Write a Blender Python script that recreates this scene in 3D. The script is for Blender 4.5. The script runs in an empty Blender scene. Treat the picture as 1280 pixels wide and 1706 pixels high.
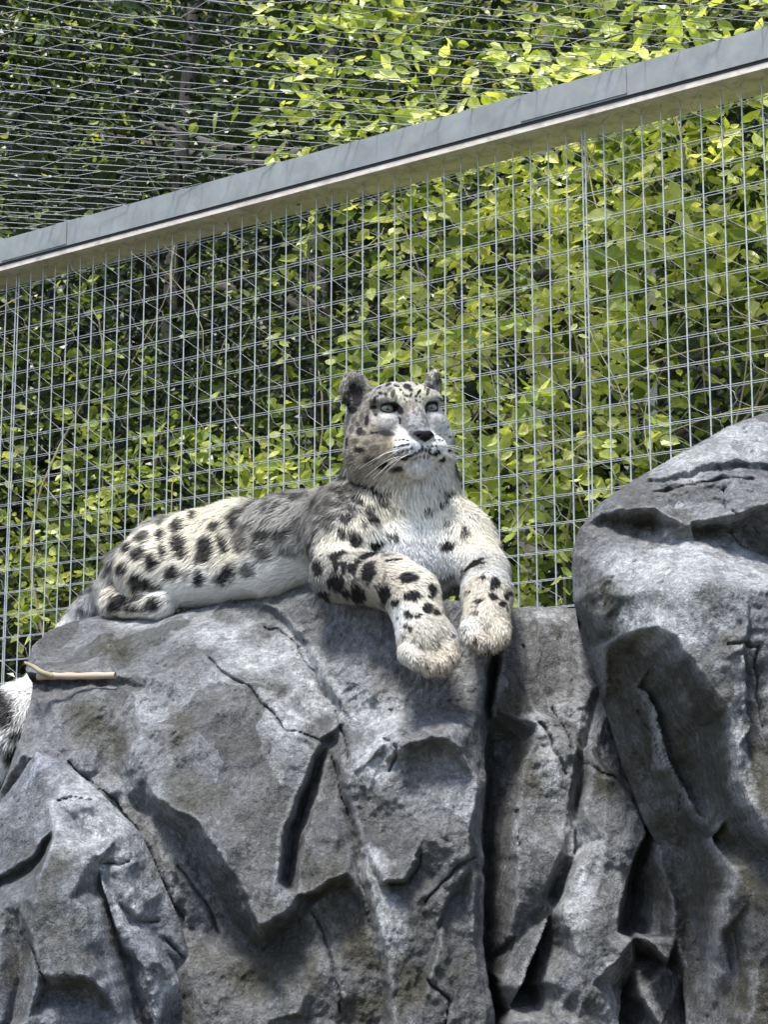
import bpy, math, random
import numpy as np
from mathutils import Vector, Matrix
from mathutils.bvhtree import BVHTree
from mathutils.geometry import delaunay_2d_cdt
random.seed(7); RNG = np.random.default_rng(7)
S = bpy.context.scene; COL = S.collection
R = math.radians
# ---------------------------------------------------------------- camera, sky, sun, exposure
F = 3200.0; PITCH = R(11.0); EYE = 1.6
cam = bpy.data.cameras.new('camera'); camo = bpy.data.objects.new('camera', cam); COL.objects.link(camo)
cam.sensor_fit = 'HORIZONTAL'; cam.sensor_width = 36; cam.lens = 36*F/1280
cam.clip_start = 0.05; cam.clip_end = 500
camo.location = (0, 0, EYE); camo.rotation_euler = (math.pi/2+PITCH, 0, 0); S.camera = camo
cam.dof.use_dof = True; cam.dof.focus_distance = 3.45; cam.dof.aperture_fstop = 40
SUN_EL, SUN_AZ = R(67), R(206)      # azimuth clockwise from +Y
w = bpy.data.worlds.new('World'); S.world = w; w.use_nodes = True
nt = w.node_tree; bg = nt.nodes['Background']
sky = nt.nodes.new('ShaderNodeTexSky'); sky.sky_type = 'NISHITA'; sky.sun_disc = False
sky.sun_elevation = SUN_EL; sky.sun_rotation = SUN_AZ; sky.dust_density = 2.0; sky.ozone_density = 1.0
nt.links.new(sky.outputs[0], bg.inputs[0]); bg.inputs[1].default_value = 0.15
sun = bpy.data.lights.new('sun', 'SUN'); sun.energy = 3.6; sun.angle = R(11.0); sun.color = (1.0, .965, .91)
suno = bpy.data.objects.new('sun', sun); COL.objects.link(suno)
sd = Vector((math.sin(SUN_AZ)*math.cos(SUN_EL), math.cos(SUN_AZ)*math.cos(SUN_EL), math.sin(SUN_EL)))
suno.rotation_euler = sd.to_track_quat('Z', 'Y').to_euler()
S.view_settings.view_transform = 'Standard'; S.view_settings.look = 'None'
S.view_settings.exposure = 0.92; S.view_settings.gamma = 1
# ---------------------------------------------------------------- helpers
CP, SP = math.cos(PITCH), math.sin(PITCH)
def W(px, py, D):
    """photo pixel + forward distance -> world point (an authoring aid only)"""
    x = (px-640)/F; u = (853-py)/F
    dy = CP-u*SP; dz = SP+u*CP
    k = D/dy
    return np.array((x*k, D, dz*k+EYE))
def obj(name, me, mat=None, parent=None):
    o = bpy.data.objects.new(name, me); COL.objects.link(o)
    if mat is not None and me is not None and len(me.materials) == 0: me.materials.append(mat)
    if parent is not None: o.parent = parent
    return o
def thing(name, label, cat, loc=(0, 0, 0), group=None):
    o = bpy.data.objects.new(name, None); COL.objects.link(o); o.location = loc
    o.empty_display_size = .1
    tag(o, label, cat, group); return o
def tag(o, label=None, cat=None, group=None, kind=None):
    if label: o['label'] = label
    if cat: o['category'] = cat
    if group: o['group'] = group
    if kind: o['kind'] = kind
def child(name, me, mat, parent):
    o = obj(name, me, mat, parent)
    o.matrix_parent_inverse = Matrix.Translation(-parent.location) if parent.parent is None else Matrix.Identity(4)
    return o
def mesh_np(name, V, faces_list, smooth=True):
    """faces_list: list of int arrays (n,k)"""
    me = bpy.data.meshes.new(name)
    V = np.asarray(V, np.float32)
    loops = np.concatenate([f.ravel() for f in faces_list]).astype(np.int32)
    tot = np.concatenate([np.full(len(f), f.shape[1], np.int32) for f in faces_list])
    start = np.concatenate(([0], np.cumsum(tot)[:-1])).astype(np.int32)
    me.vertices.add(len(V)); me.vertices.foreach_set('co', V.ravel())
    me.loops.add(len(loops)); me.loops.foreach_set('vertex_index', loops)
    me.polygons.add(len(tot)); me.polygons.foreach_set('loop_start', start); me.polygons.foreach_set('loop_total', tot)
    me.polygons.foreach_set('use_smooth', np.full(len(tot), smooth))
    me.update(calc_edges=True); me.validate(clean_customdata=False)
    return me
def set_col(me, name, C):
    C = np.asarray(C, np.float32)
    if C.shape[1] == 3: C = np.concatenate([C, np.ones((len(C), 1), np.float32)], 1)
    a = me.color_attributes.new(name, 'FLOAT_COLOR', 'POINT'); a.data.foreach_set('color', C.ravel())
def norm(v): return v/np.maximum(np.linalg.norm(v, axis=-1, keepdims=True), 1e-9)
def _hash(ix, iy, iz, seed):
    h = (ix*374761393 + iy*668265263 + iz*2147483647 + seed*974634777) & 0xffffffff
    h = ((h ^ (h >> 13))*1274126177) & 0xffffffff
    h = ((h ^ (h >> 16))*2246822519) & 0xffffffff
    return ((h ^ (h >> 15)) & 0xffff)/65535.0
def vnoise(P, s, seed=0):
    """3D value noise, -1..1, feature size s"""
    q = np.asarray(P, np.float64)/s; i = np.floor(q).astype(np.int64); f = q-i; f = f*f*f*(f*(f*6-15)+10)
    r = 0
    for a in (0, 1):
        for b in (0, 1):
            for c in (0, 1):
                h = _hash(i[..., 0]+a, i[..., 1]+b, i[..., 2]+c, seed)
                r = r + h*np.where(a, f[..., 0], 1-f[..., 0])*np.where(b, f[..., 1], 1-f[..., 1])*np.where(c, f[..., 2], 1-f[..., 2])
    return r*2-1
def fbm(P, s, o=4, seed=0, g=.5):
    r = 0; a = 1
    for k in range(o): r = r+a*vnoise(P, s, seed+k*17); s *= .5; a *= g
    return r
def tubes(paths, rad, sides=5, closed_ends=False):
    """paths: list of (n,3) arrays -> V, faces"""
    V = []; Fq = []; off = 0
    for p, r in paths if isinstance(paths[0], tuple) else [(p, rad) for p in paths]:
        p = np.asarray(p, float); n = len(p)
        r = np.broadcast_to(np.asarray(r, float), (n,))
        t = norm(np.gradient(p, axis=0))
        ref = np.array((0, 0, 1.0)) if abs(t[:, 2]).mean() < .8 else np.array((1.0, 0, 0))
        a = norm(np.cross(t, ref)); b = np.cross(t, a)
        th = np.arange(sides)*2*math.pi/sides
        ring = p[:, None]+r[:, None, None]*(a[:, None]*np.cos(th)[None, :, None]+b[:, None]*np.sin(th)[None, :, None])
        V.append(ring.reshape(-1, 3))
        i = np.arange(n-1)[:, None]*sides; j = np.arange(sides)[None]; jn = (j+1) % sides
        Fq.append((off+np.stack([i+j, i+jn, i+sides+jn, i+sides+j], -1)).reshape(-1, 4))
        off += n*sides
    return np.concatenate(V), [np.concatenate(Fq)]
def spline(P, n=8):
    P = np.asarray(P, float); Q = np.concatenate([[2*P[0]-P[1]], P, [2*P[-1]-P[-2]]]); out = []
    for i in range(len(P)-1):
        a, b, c, d = Q[i:i+4]
        for t in np.linspace(0, 1, n, endpoint=False):
            out.append(.5*((2*b)+(-a+c)*t+(2*a-5*b+4*c-d)*t*t+(-a+3*b-3*c+d)*t**3))
    out.append(P[-1]); return np.array(out)
def box_mesh(name, lo, hi):
    x0, y0, z0 = lo; x1, y1, z1 = hi
    V = [(x0,y0,z0),(x1,y0,z0),(x1,y1,z0),(x0,y1,z0),(x0,y0,z1),(x1,y0,z1),(x1,y1,z1),(x0,y1,z1)]
    Fc = [(0,3,2,1),(4,5,6,7),(0,1,5,4),(1,2,6,5),(2,3,7,6),(3,0,4,7)]
    return mesh_np(name, V, [np.array(Fc)], False)
# ---------------------------------------------------------------- materials
def mat(name, rough=.8, metal=0.0, col=(.5, .5, .5)):
    m = bpy.data.materials.new(name); m.use_nodes = True
    b = m.node_tree.nodes['Principled BSDF']
    b.inputs['Base Color'].default_value = (*col, 1); b.inputs['Roughness'].default_value = rough; b.inputs['Metallic'].default_value = metal
    return m, m.node_tree, b
class G:
    def __init__(s, nt): s.nt = nt; s.n = nt.nodes; s.l = nt.links
    def put(s, x, sock):
        if hasattr(x, 'node'): s.l.new(x, sock)
        elif x is not None: sock.default_value = x
    def pos(s): return s.n.new('ShaderNodeNewGeometry').outputs['Position']
    def mapped(s, v, sc):
        m = s.n.new('ShaderNodeMapping'); s.l.new(v, m.inputs[0]); m.inputs['Scale'].default_value = sc; return m.outputs[0]
    def noise(s, v, sc, det=4, rough=.55, dist=0):
        n = s.n.new('ShaderNodeTexNoise'); s.put(v, n.inputs['Vector']); n.inputs['Scale'].default_value = sc
        n.inputs['Detail'].default_value = det; n.inputs['Roughness'].default_value = rough; n.inputs['Distortion'].default_value = dist
        return n.outputs['Fac']
    def ramp(s, x, stops):
        n = s.n.new('ShaderNodeValToRGB'); s.l.new(x, n.inputs[0]); e = n.color_ramp.elements
        while len(e) < len(stops): e.new(.5)
        for i, (p, c) in enumerate(stops):
            e[i].position = p; e[i].color = (*c, 1) if isinstance(c, tuple) else (c, c, c, 1)
        return n.outputs[0]
    def mix(s, f, a, b, mode='MIX'):
        n = s.n.new('ShaderNodeMix'); n.data_type = 'RGBA'; n.blend_type = mode
        s.put(f, n.inputs[0])
        for q, sock in ((a, n.inputs[6]), (b, n.inputs[7])):
            if isinstance(q, tuple): q = (*q, 1) if len(q) == 3 else q
            s.put(q, sock)
        return n.outputs[2]
    def math(s, op, a, b=0.0, c=0.0):
        n = s.n.new('ShaderNodeMath'); n.operation = op; s.put(a, n.inputs[0]); s.put(b, n.inputs[1]); s.put(c, n.inputs[2]); return n.outputs[0]
    def bump(s, h, st, dist, nrm=None):
        n = s.n.new('ShaderNodeBump'); n.inputs['Strength'].default_value = st; n.inputs['Distance'].default_value = dist
        s.l.new(h, n.inputs['Height'])
        if nrm is not None: s.l.new(nrm, n.inputs['Normal'])
        return n.outputs[0]
    def attr(s, name):
        n = s.n.new('ShaderNodeAttribute'); n.attribute_name = name; return n
def rock_material(name, base, warm, dark):
    m, nt, b = mat(name, .82); g = G(nt); P = g.pos()
    big = g.noise(P, 3.2, 5, .6, .4); mid = g.noise(P, 11, 6, .65, .6); fine = g.noise(P, 90, 4, .6)
    st = g.noise(g.mapped(P, (14, 14, 2.2)), 2.0, 5, .65, .8)
    c = g.ramp(big, [(.38, tuple(x*.72 for x in base)), (.5, base), (.60, tuple(min(1, x*1.35) for x in base))])
    vo = nt.nodes.new('ShaderNodeTexVoronoi'); vo.inputs['Scale'].default_value = 8.5
    wp = nt.nodes.new('ShaderNodeVectorMath'); wp.operation = 'MULTIPLY_ADD'; nn_ = nt.nodes.new('ShaderNodeTexNoise'); nn_.inputs['Scale'].default_value = 14; nn_.inputs['Detail'].default_value = 5
    nt.links.new(P, nn_.inputs['Vector']); nt.links.new(nn_.outputs['Color'], wp.inputs[0]); wp.inputs[1].default_value = (.055, .055, .055); nt.links.new(g.mapped(P, (1.1, 1.1, .6)), wp.inputs[2])
    nt.links.new(wp.outputs[0], vo.inputs['Vector']); vs = nt.nodes.new('ShaderNodeSeparateColor'); nt.links.new(vo.outputs['Color'], vs.inputs[0])
    c = g.mix(.85, c, g.ramp(vs.outputs[0], [(.0, (.48, .48, .47)), (.5, (.9, .9, .9)), (1.0, (1.6, 1.62, 1.66))]), 'MULTIPLY')      # random painted tone per cell, making up for weak facet shading
    c = g.mix(g.ramp(mid, [(.50, 0.0), (.56, .4)]), c, warm)
    c = g.mix(g.ramp(st, [(.56, 0.0), (.64, .45)]), c, dark)
    c = g.mix(g.ramp(g.noise(P, 23, 5, .7, 1.2), [(.60, 0.0), (.66, .18)]), c, tuple(min(.6, x*1.9) for x in base))
    c = g.mix(g.ramp(g.noise(g.mapped(P, (1, 1, .5)), 6.5, 4, .6, .5), [(.6, 0.0), (.74, .5)]), c, (.07, .085, .045))
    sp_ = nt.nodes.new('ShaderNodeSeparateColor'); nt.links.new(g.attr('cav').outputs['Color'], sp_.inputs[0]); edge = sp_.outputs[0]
    c = g.mix(g.math('MULTIPLY', sp_.outputs[2], g.ramp(g.noise(P, 16, 5, .7), [(.3, .35), (.6, 1.0)])), c, (.055, .052, .036))  # algae colour, which also paints the shade of undercuts
    c = g.mix(g.math('MULTIPLY', sp_.outputs[1], g.ramp(g.noise(P, 30, 5, .7), [(.4, .25), (.6, .75)])), c, (.56, .58, .60))  # limewash colour, which also paints the brightness of up-facing facets
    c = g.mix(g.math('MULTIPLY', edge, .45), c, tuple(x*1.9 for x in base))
    c = g.mix(.5, c, g.ramp(fine, [(.34, .45), (.66, 1.5)]), 'MULTIPLY')
    c = g.mix(.4, c, g.ramp(g.noise(P, 260, 3, .7), [(.36, .4), (.6, 1.3)]), 'MULTIPLY')
    nt.links.new(c, b.inputs['Base Color'])
    rip = g.noise(g.mapped(P, (1, 1, .55)), 70, 5, .7, 1.5)
    pit = g.noise(P, 210, 3, .6)
    n1 = g.bump(rip, 1.0, .012); n2 = g.bump(pit, .8, .004, n1)
    nt.links.new(n2, b.inputs['Normal'])
    return m
M_rockA = rock_material('stucco_rock_grey', (.150, .154, .160), (.088, .086, .076), (.034, .034, .035))
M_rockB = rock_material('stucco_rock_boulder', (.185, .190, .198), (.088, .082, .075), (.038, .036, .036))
M_rockC = rock_material('stucco_rock_slab', (.170, .182, .205), (.10, .103, .112), (.045, .048, .055))
M_galv, _n, _b = mat('galvanised_steel', .45, .35, (.46, .49, .50)); g = G(_n); P = g.pos()
c = g.ramp(g.noise(P, 14, 6, .65, .4), [(.3, (.22, .235, .225)), (.55, (.28, .295, .285)), (.75, (.34, .355, .34))]); _n.links.new(c, _b.inputs['Base Color'])
_n.links.new(g.ramp(g.noise(P, 45, 5), [(.3, .3), (.7, .55)]), _b.inputs['Roughness'])
M_wire, _n, _b = mat('galvanised_wire', .4, .35, (.50, .53, .56))
M_net, _n, _b = mat('netting_wire', .45, .5, (.30, .31, .31))
M_under, _n, _b = mat('bounce_lit_underside', .6, .1, (.6, .55, .47)); g = G(_n); P = g.pos()  # pale beige holds the sunlight reflected up under the beam
_n.links.new(g.ramp(g.noise(g.mapped(P, (1, 1, 3)), 26, 6, .7, .5), [(.35, (.45, .40, .35)), (.5, (.62, .57, .50)), (.7, (.72, .69, .64))]), _b.inputs['Base Color'])
M_dark, _n, _b = mat('dark_gap_shade', .8, 0, (.05, .055, .055))  # near-black that paints the shadow line below the beam face
def leaf_material(name, stops, attr=True, transl=.45):
    m = bpy.data.materials.new(name); m.use_nodes = True; nt = m.node_tree; g = G(nt)
    nt.nodes.remove(nt.nodes['Principled BSDF']); out = nt.nodes['Material Output']
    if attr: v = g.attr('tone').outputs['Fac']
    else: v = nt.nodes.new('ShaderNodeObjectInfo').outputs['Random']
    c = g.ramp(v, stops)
    c = g.mix(.35, c, g.ramp(g.noise(g.pos(), 60, 3), [(.3, .6), (.7, 1.3)]), 'MULTIPLY')
    p = nt.nodes.new('ShaderNodeBsdfPrincipled'); nt.links.new(c, p.inputs['Base Color']); p.inputs['Roughness'].default_value = .33
    p.inputs['Specular IOR Level'].default_value = .45
    t = nt.nodes.new('ShaderNodeBsdfTranslucent')
    c2 = g.mix(1.0, c, (1.25, 1.2, .45), 'MULTIPLY'); nt.links.new(c2, t.inputs[0])
    mx = nt.nodes.new('ShaderNodeMixShader'); mx.inputs[0].default_value = transl
    nt.links.new(p.outputs[0], mx.inputs[1]); nt.links.new(t.outputs[0], mx.inputs[2]); nt.links.new(mx.outputs[0], out.inputs[0])
    return m
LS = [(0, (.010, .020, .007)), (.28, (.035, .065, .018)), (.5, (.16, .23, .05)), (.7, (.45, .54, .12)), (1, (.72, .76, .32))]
M_leaf = leaf_material('vine_leaf', LS)
M_leaf1 = leaf_material('vine_leaf_single', LS[1:] if False else [(0, (.12, .19, .04)), (.5, (.32, .42, .08)), (1, (.58, .63, .20))], False)
M_leaf_far = leaf_material('tree_leaf', [(0, (.008, .013, .006)), (.4, (.025, .038, .014)), (.62, (.13, .18, .05)), (.85, (.38, .44, .14)), (1, (.55, .58, .24))], True, .4)
M_bark, _n, _b = mat('bark', .9); g = G(_n); P = g.pos()
_n.links.new(g.ramp(g.noise(g.mapped(P, (6, 6, 1)), 8, 6, .7), [(.3, (.03, .026, .02)), (.6, (.08, .07, .055)), (.8, (.16, .14, .11))]), _b.inputs['Base Color'])
M_pale, _n, _b = mat('pale_bark', .8); g = G(_n); P = g.pos()
_n.links.new(g.ramp(g.noise(g.mapped(P, (3, 3, 1)), 9, 6, .7), [(.35, (.30, .26, .18)), (.5, (.60, .56, .45)), (.7, (.72, .70, .62))]), _b.inputs['Base Color'])
M_twig, _n, _b = mat('pale_twig', .8); g = G(_n); P = g.pos()
_n.links.new(g.ramp(g.noise(P, 9, 4), [(.3, (.20, .17, .10)), (.7, (.42, .38, .24))]), _b.inputs['Base Color'])
M_soil, _n, _b = mat('soil', 1.0); _b.inputs['Specular IOR Level'].default_value = .1; g = G(_n); P = g.pos()
_n.links.new(g.ramp(g.noise(P, 3, 8, .7), [(.3, (.035, .03, .02)), (.7, (.09, .08, .05))]), _b.inputs['Base Color'])
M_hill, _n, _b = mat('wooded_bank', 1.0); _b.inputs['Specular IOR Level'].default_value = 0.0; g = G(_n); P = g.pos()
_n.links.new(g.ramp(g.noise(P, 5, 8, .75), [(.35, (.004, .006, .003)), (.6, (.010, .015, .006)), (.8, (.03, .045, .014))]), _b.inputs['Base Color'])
M_stick, _n, _b = mat('peeled_stick', .6); g = G(_n); P = g.pos()
_n.links.new(g.ramp(g.noise(g.mapped(P, (1, 1, 12)), 14, 5), [(.3, (.36, .27, .18)), (.6, (.46, .37, .28))]), _b.inputs['Base Color'])
def fur_material(name, rough=.75):
    m, nt, b = mat(name, rough); g = G(nt)
    nt.links.new(g.attr('coat').outputs['Color'], b.inputs['Base Color'])
    b.inputs['Specular IOR Level'].default_value = .10
    b.inputs['Sheen Weight'].default_value = .0
    return m
M_skin = fur_material('leopard_skin', .8); M_fur = fur_material('leopard_fur', .6)
# ---------------------------------------------------------------- ground, far bank
gm = mesh_np('ground', [(-60, -20, 0), (60, -20, 0), (60, 80, 0), (-60, 80, 0)], [np.array([[0, 1, 2, 3]])], False)
tag(obj('ground', gm, M_soil), kind='structure')
nx, nz = 120, 50
gx, gz = np.meshgrid(np.linspace(-9, 9, nx), np.linspace(0, 1, nz), indexing='ij')
PV = np.stack([gx, 12+gz*3.5, gz*10.5], -1).reshape(-1, 3)
PV[:, 1] += fbm(PV, 1.6, 4, 3)*.5; PV[:, 2] += (fbm(PV*[1, 0, 0], 2.5, 4, 9)*.6)*(gz.ravel())
ii = (np.arange(nx-1)[:, None]*nz+np.arange(nz-1)[None]).ravel()
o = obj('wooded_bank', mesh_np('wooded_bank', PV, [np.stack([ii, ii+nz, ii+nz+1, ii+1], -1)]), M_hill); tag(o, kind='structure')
# ---------------------------------------------------------------- fence
FD = np.array((-.8104, .5859, 0)); FN = np.array((-.5859, -.8104, 0)); F0 = np.array((0, 4.2, 0))
ZT = EYE+1.687                      # top of the beam
def FP(t, z, off=0): return F0+FD*t+FN*off+np.array((0, 0, z))
T0, T1 = -2.0, 2.2
fence = thing('mesh_fence', 'tall galvanised welded wire fence behind the snow leopard, topped by a sloping-looking grey steel beam', 'fence', tuple(FP(0, 0)))
def fbox(name, t0, t1, z0, z1, o0, o1, m, nseg=1):
    V = []
    for i in range(nseg+1):
        t = t0+(t1-t0)*i/nseg
        V += [FP(t, z0, o0), FP(t, z0, o1), FP(t, z1, o1), FP(t, z1, o0)]
    q = []
    for i in range(nseg):
        a = i*4
        for k in range(4): q.append((a+k, a+(k+1) % 4, a+4+(k+1) % 4, a+4+k))
    q.append((3, 2, 1, 0)); a = nseg*4; q.append((a, a+1, a+2, a+3))
    me = mesh_np(name, V, [np.array(q)], False)
    return child(name, me, m, fence)
bm_ = fbox('beam', T0, T1, ZT-.066, ZT, -.045, .045, M_galv)
fbox('beam_gap_shade', T0, T1, ZT-.0725, ZT-.0663, -.03, .0415, M_dark)  # dark strip drawn in place of the shadowed gap
fbox('beam_underside', T0, T1, ZT-.0850, ZT-.0728, -.075, .041, M_under)
fbox('splice_plate', -.66, -.40, ZT-.062, ZT-.003, .0453, .0473, M_galv)
fbox('splice_plate', .98, 1.22, ZT-.062, ZT-.003, .0453, .0473, M_galv)
k = 0
ts = list(np.arange(T0+.01, T1, .0456)); ts_extra = [ts[32]+.008, ts[70]+.008]
for t in ts+ts_extra:
    zz = np.linspace(.55, ZT-.086, 14)
    wob = random.uniform(-1, 1)*.0012
    p = np.array([FP(t+wob*math.sin(z*3+t*9), z, -.002) for z in zz])
    V, Fc = tubes([p], .0018, 6); child('vertical_wire', mesh_np('vertical_wire', V, Fc), M_wire, fence)
z = ZT-.128
while z > .6:
    ps = []
    for off in (-.0065, .0085):
        tt = np.linspace(T0, T1, 30); ps.append(np.array([FP(t, z+.0012*math.sin(t*4+z*7), off) for t in tt]))
    V, Fc = tubes(ps, .0009, 5); child('horizontal_wire', mesh_np('horizontal_wire', V, Fc), M_wire, fence); z -= .0585
# posts of the fence
for t in (-1.75, 2.05):
    V, Fc = tubes([np.array([FP(t, zz, -.07) for zz in (0, 1, 2, ZT-.08)])], .03, 14); child('post', mesh_np('post', V, Fc), M_galv, fence)
# thin hexagonal netting laid over the welded mesh
def hexnet(origin, e1, e2, n1, n2, a, b, rad, jit, shear=0., seed=1, sag=None):
    """strands run along e2, wriggle along e1; pitch a across, b along"""
    paths = []; rg = np.random.default_rng(seed)
    e1 = np.array(e1); e2 = np.array(e2); J = {}
    def jj(i, j):
        if (i, j) not in J: J[(i, j)] = rg.normal(0, jit, 3)
        return J[(i, j)]
    for i in range(n1):
        pts = []
        for j in range(n2):
            s = 1 if (i+j) % 2 == 0 else -1
            # twist joint where strand i meets strand i+s
            cx = (i+s*.5)*a; m = (i+s*.5)
            base = jj(int(2*m), j)
            for dz in (-.16, .16):
                side = -s*.0012
                p = origin+e1*(cx+side+shear*(j+dz)*b)+e2*((j+dz)*b)+base*(.6 if a > .03 else 1)
                if sag is not None: p = p+sag(p)
                pts.append(p)
        paths.append(np.array(pts))
    return tubes(paths, rad, 4)
V, Fc = hexnet(FP(T1, .75, .022), -FD, (0, 0, 1), 84, 42, .052, .062, .0005, .0045, -.30, 3)
child('wire_netting', mesh_np('wire_netting', V, Fc), M_net, fence)
# ---------------------------------------------------------------- overhead netting
e = np.array((math.sin(R(74)), math.cos(R(74)), 0)); en = np.array((e[1], -e[0], 0))
over = thing('overhead_netting', 'taut wire netting roof of the enclosure, stretched above the grey beam', 'netting', tuple(FP(0, ZT+.01)))
def clip_net():
    paths = []; rg = np.random.default_rng(5)
    a, b = .050, .085; J = {}
    for i in range(-30, 46):
        seg = []
        for j in range(-34, 34):
            s = 1 if (i+j) % 2 == 0 else -1
            key = (int(2*(i+s*.5)), j)
            if key not in J: J[key] = rg.normal(0, .004, 3)
            for dz in (-.2, .2):
                c0 = (i+s*.5)*a*(1) - s*.0012
                p = F0+en*(c0)+e*((j+dz)*b)+J[key]+np.array((0, 0, ZT+.004))
                d = np.dot(p-F0, FN)
                p[2] += -.03*math.sin(min(max(d, 0), 1.6)/1.6*math.pi)
                if d > .02: seg.append(p)
                else:
                    if len(seg) > 1: paths.append(np.array(seg))
                    seg = []
        if len(seg) > 1: paths.append(np.array(seg))
    return paths
V, Fc = tubes([p for p in clip_net()], .0008, 4)
child('wire_netting', mesh_np('roof_netting', V, Fc), M_net, over)
ps = []
for i in range(-30, 46):
    c0 = i*.050+.004*math.sin(i*3.3); q = []
    for s in np.linspace(-2.1, 2.1, 40):
        p = F0+en*c0+e*s+np.array((0, 0, ZT+.008)); d = np.dot(p-F0, FN)
        p[2] += -.03*math.sin(min(max(d, 0), 1.6)/1.6*math.pi)+.002*math.sin(s*9+i)
        if 0 < d < 1.7: q.append(p)
    if len(q) > 2: ps.append(np.array(q))
V, Fc = tubes(ps, .0008, 4); child('straining_wire', mesh_np('straining_wires', V, Fc), M_wire, over)
# ---------------------------------------------------------------- foliage
def leaves_mesh(Pb, Ax, Nr, Ln, Wd, tone, name):
    """one mesh of folded leaves. Pb base, Ax axis, Nr normal (unit, approx), Ln length, Wd width"""
    n = len(Pb); Ax = norm(Ax); Sd = norm(np.cross(Ax, Nr)); Nr = np.cross(Sd, Ax)
    T = np.array([(0, 0, 0), (.45, 0, -.10), (1, 0, .06), (.25, .42, .04), (.62, .38, .05), (.25, -.42, .04), (.62, -.38, .05)])
    V = Pb[:, None]+Ax[:, None]*(T[None, :, 0:1]*Ln[:, None, None])+Sd[:, None]*(T[None, :, 1:2]*Wd[:, None, None])+Nr[:, None]*(T[None, :, 2:3]*Ln[:, None, None])
    Ft = np.array([(0, 1, 3), (1, 4, 3), (1, 2, 4), (0, 5, 1), (1, 5, 6), (1, 6, 2)])
    Fa = (np.arange(n)[:, None, None]*7+Ft[None]).reshape(-1, 3)
    me = mesh_np(name, V.reshape(-1, 3), [Fa], False)
    t = np.repeat(np.clip(tone, 0, 1), 7); set_col(me, 'tone', np.stack([t, t, t], 1))
    return me
def sprigs(base, dirs, nl, L, rg, tone, width=.62, face=(0, -1, .6), faceW=.7, spread=.9):
    """leaves set alternately along arching sprigs"""
    n = len(base); d = norm(dirs); out = []
    side = norm(np.cross(d, np.array((0, 0, 1.0))+rg.normal(0, .3, (n, 3))))
    for k in range(nl):
        s = (k+.6)/nl
        ln = L*rg.uniform(.7, 1.15, n)*(1.05-.35*s)
        step = L*nl*.42
        P = base+d*(step*s)[:, None]+np.array((0, 0, -1.0))*(step*s*s*.35)[:, None]
        sg = 1 if k % 2 else -1
        ax = norm(d*.6+side*sg*spread+rg.normal(0, .28, (n, 3))+np.array((0, 0, -.25)))
        nr = norm(np.array(face)*faceW+rg.normal(0, .5, (n, 3)))
        out.append((P, ax, nr, ln, ln*width*rg.uniform(.8, 1.15, n), tone+rg.normal(0, .21, n)))
    return [np.concatenate([o[i] for o in out]) for i in range(6)]
rg = np.random.default_rng(11)
# the vine hedge grows right behind the fence
N = 15000
t = rg.uniform(-2.1, 2.9, N); zz = rg.uniform(.7, 4.4, N)
Q = np.stack([t, zz*0, zz], 1)
clump = fbm(Q, .42, 3, 21)
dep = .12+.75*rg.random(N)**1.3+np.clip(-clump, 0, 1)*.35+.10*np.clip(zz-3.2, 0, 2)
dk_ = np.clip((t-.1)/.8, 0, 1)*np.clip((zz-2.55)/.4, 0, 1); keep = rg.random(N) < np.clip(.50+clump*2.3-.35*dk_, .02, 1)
t, zz, dep, clump = t[keep], zz[keep], dep[keep], clump[keep]
base = F0+FD*t[:, None]-FN*dep[:, None]+np.array((0, 0, 1.0))*zz[:, None]
right = np.clip((-t+.9)/2.2, 0, 1)
tone = .40+.24*right+.40*clump-1.0*(dep-.33)-.42*np.clip((t-.05)/.7, 0, 1)*np.clip((zz-2.5)/.4, 0, 1)+fbm(Q[keep], .9, 2, 5)*.12  # tone falls with depth: the hedge's self-shade put into leaf colour
L = (.040+.013*right)*rg.uniform(.75, 1.25, len(t))
dirs = np.stack([rg.normal(0, .6, len(t)), rg.normal(-.35, .4, len(t)), rg.normal(.05, .7, len(t))], 1)
hedge = thing('climbing_vine', 'dense sunlit yellow-green leafy vine growing right behind the wire fence', 'vine', tuple(FP(.3, 0, -.5)))
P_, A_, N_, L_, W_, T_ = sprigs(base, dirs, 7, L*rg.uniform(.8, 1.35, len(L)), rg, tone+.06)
# singles: the leaves nearest the fence that the photograph shows largest
d_f = np.dot(P_-F0, -FN); rel = P_-np.array((0, 0, EYE)); 
el = rel[:, 2]/rel[:, 1]; az = rel[:, 0]/rel[:, 1]
vis = (np.abs(az) < .195) & (el > .16) & (el < .36) & (P_[:, 2] < ZT-.1) & (d_f > .03)
cand = np.where(vis)[0]; cand = cand[np.argsort(d_f[cand]*1.0-L_[cand]*3)][:300]
m_ = np.zeros(len(P_), bool); m_[cand] = True
ok = (~m_) & (d_f > .02)
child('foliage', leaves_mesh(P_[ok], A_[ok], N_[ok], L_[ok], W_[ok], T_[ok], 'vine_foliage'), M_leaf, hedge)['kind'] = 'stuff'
lm = leaves_mesh(np.zeros((1, 3)), np.array([[1., 0, 0]]), np.array([[0, 0, 1.]]), np.array([1.]), np.array([.66]), np.array([.6]), 'leaf'); lm.materials.append(M_leaf1)
for i in cand:
    ax = Vector(A_[i]).normalized(); sdv = ax.cross(Vector(N_[i])).normalized(); nr = sdv.cross(ax)
    s_ = float(L_[i])
    o = obj('leaf', lm, None, hedge)
    Mx = Matrix.Translation(Vector(P_[i])) @ Matrix((ax, sdv, nr)).transposed().to_4x4() @ Matrix.Diagonal((s_, s_, s_, 1))
    o.matrix_parent_inverse = Matrix.Translation(-hedge.location); o.matrix_basis = Mx
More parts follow.
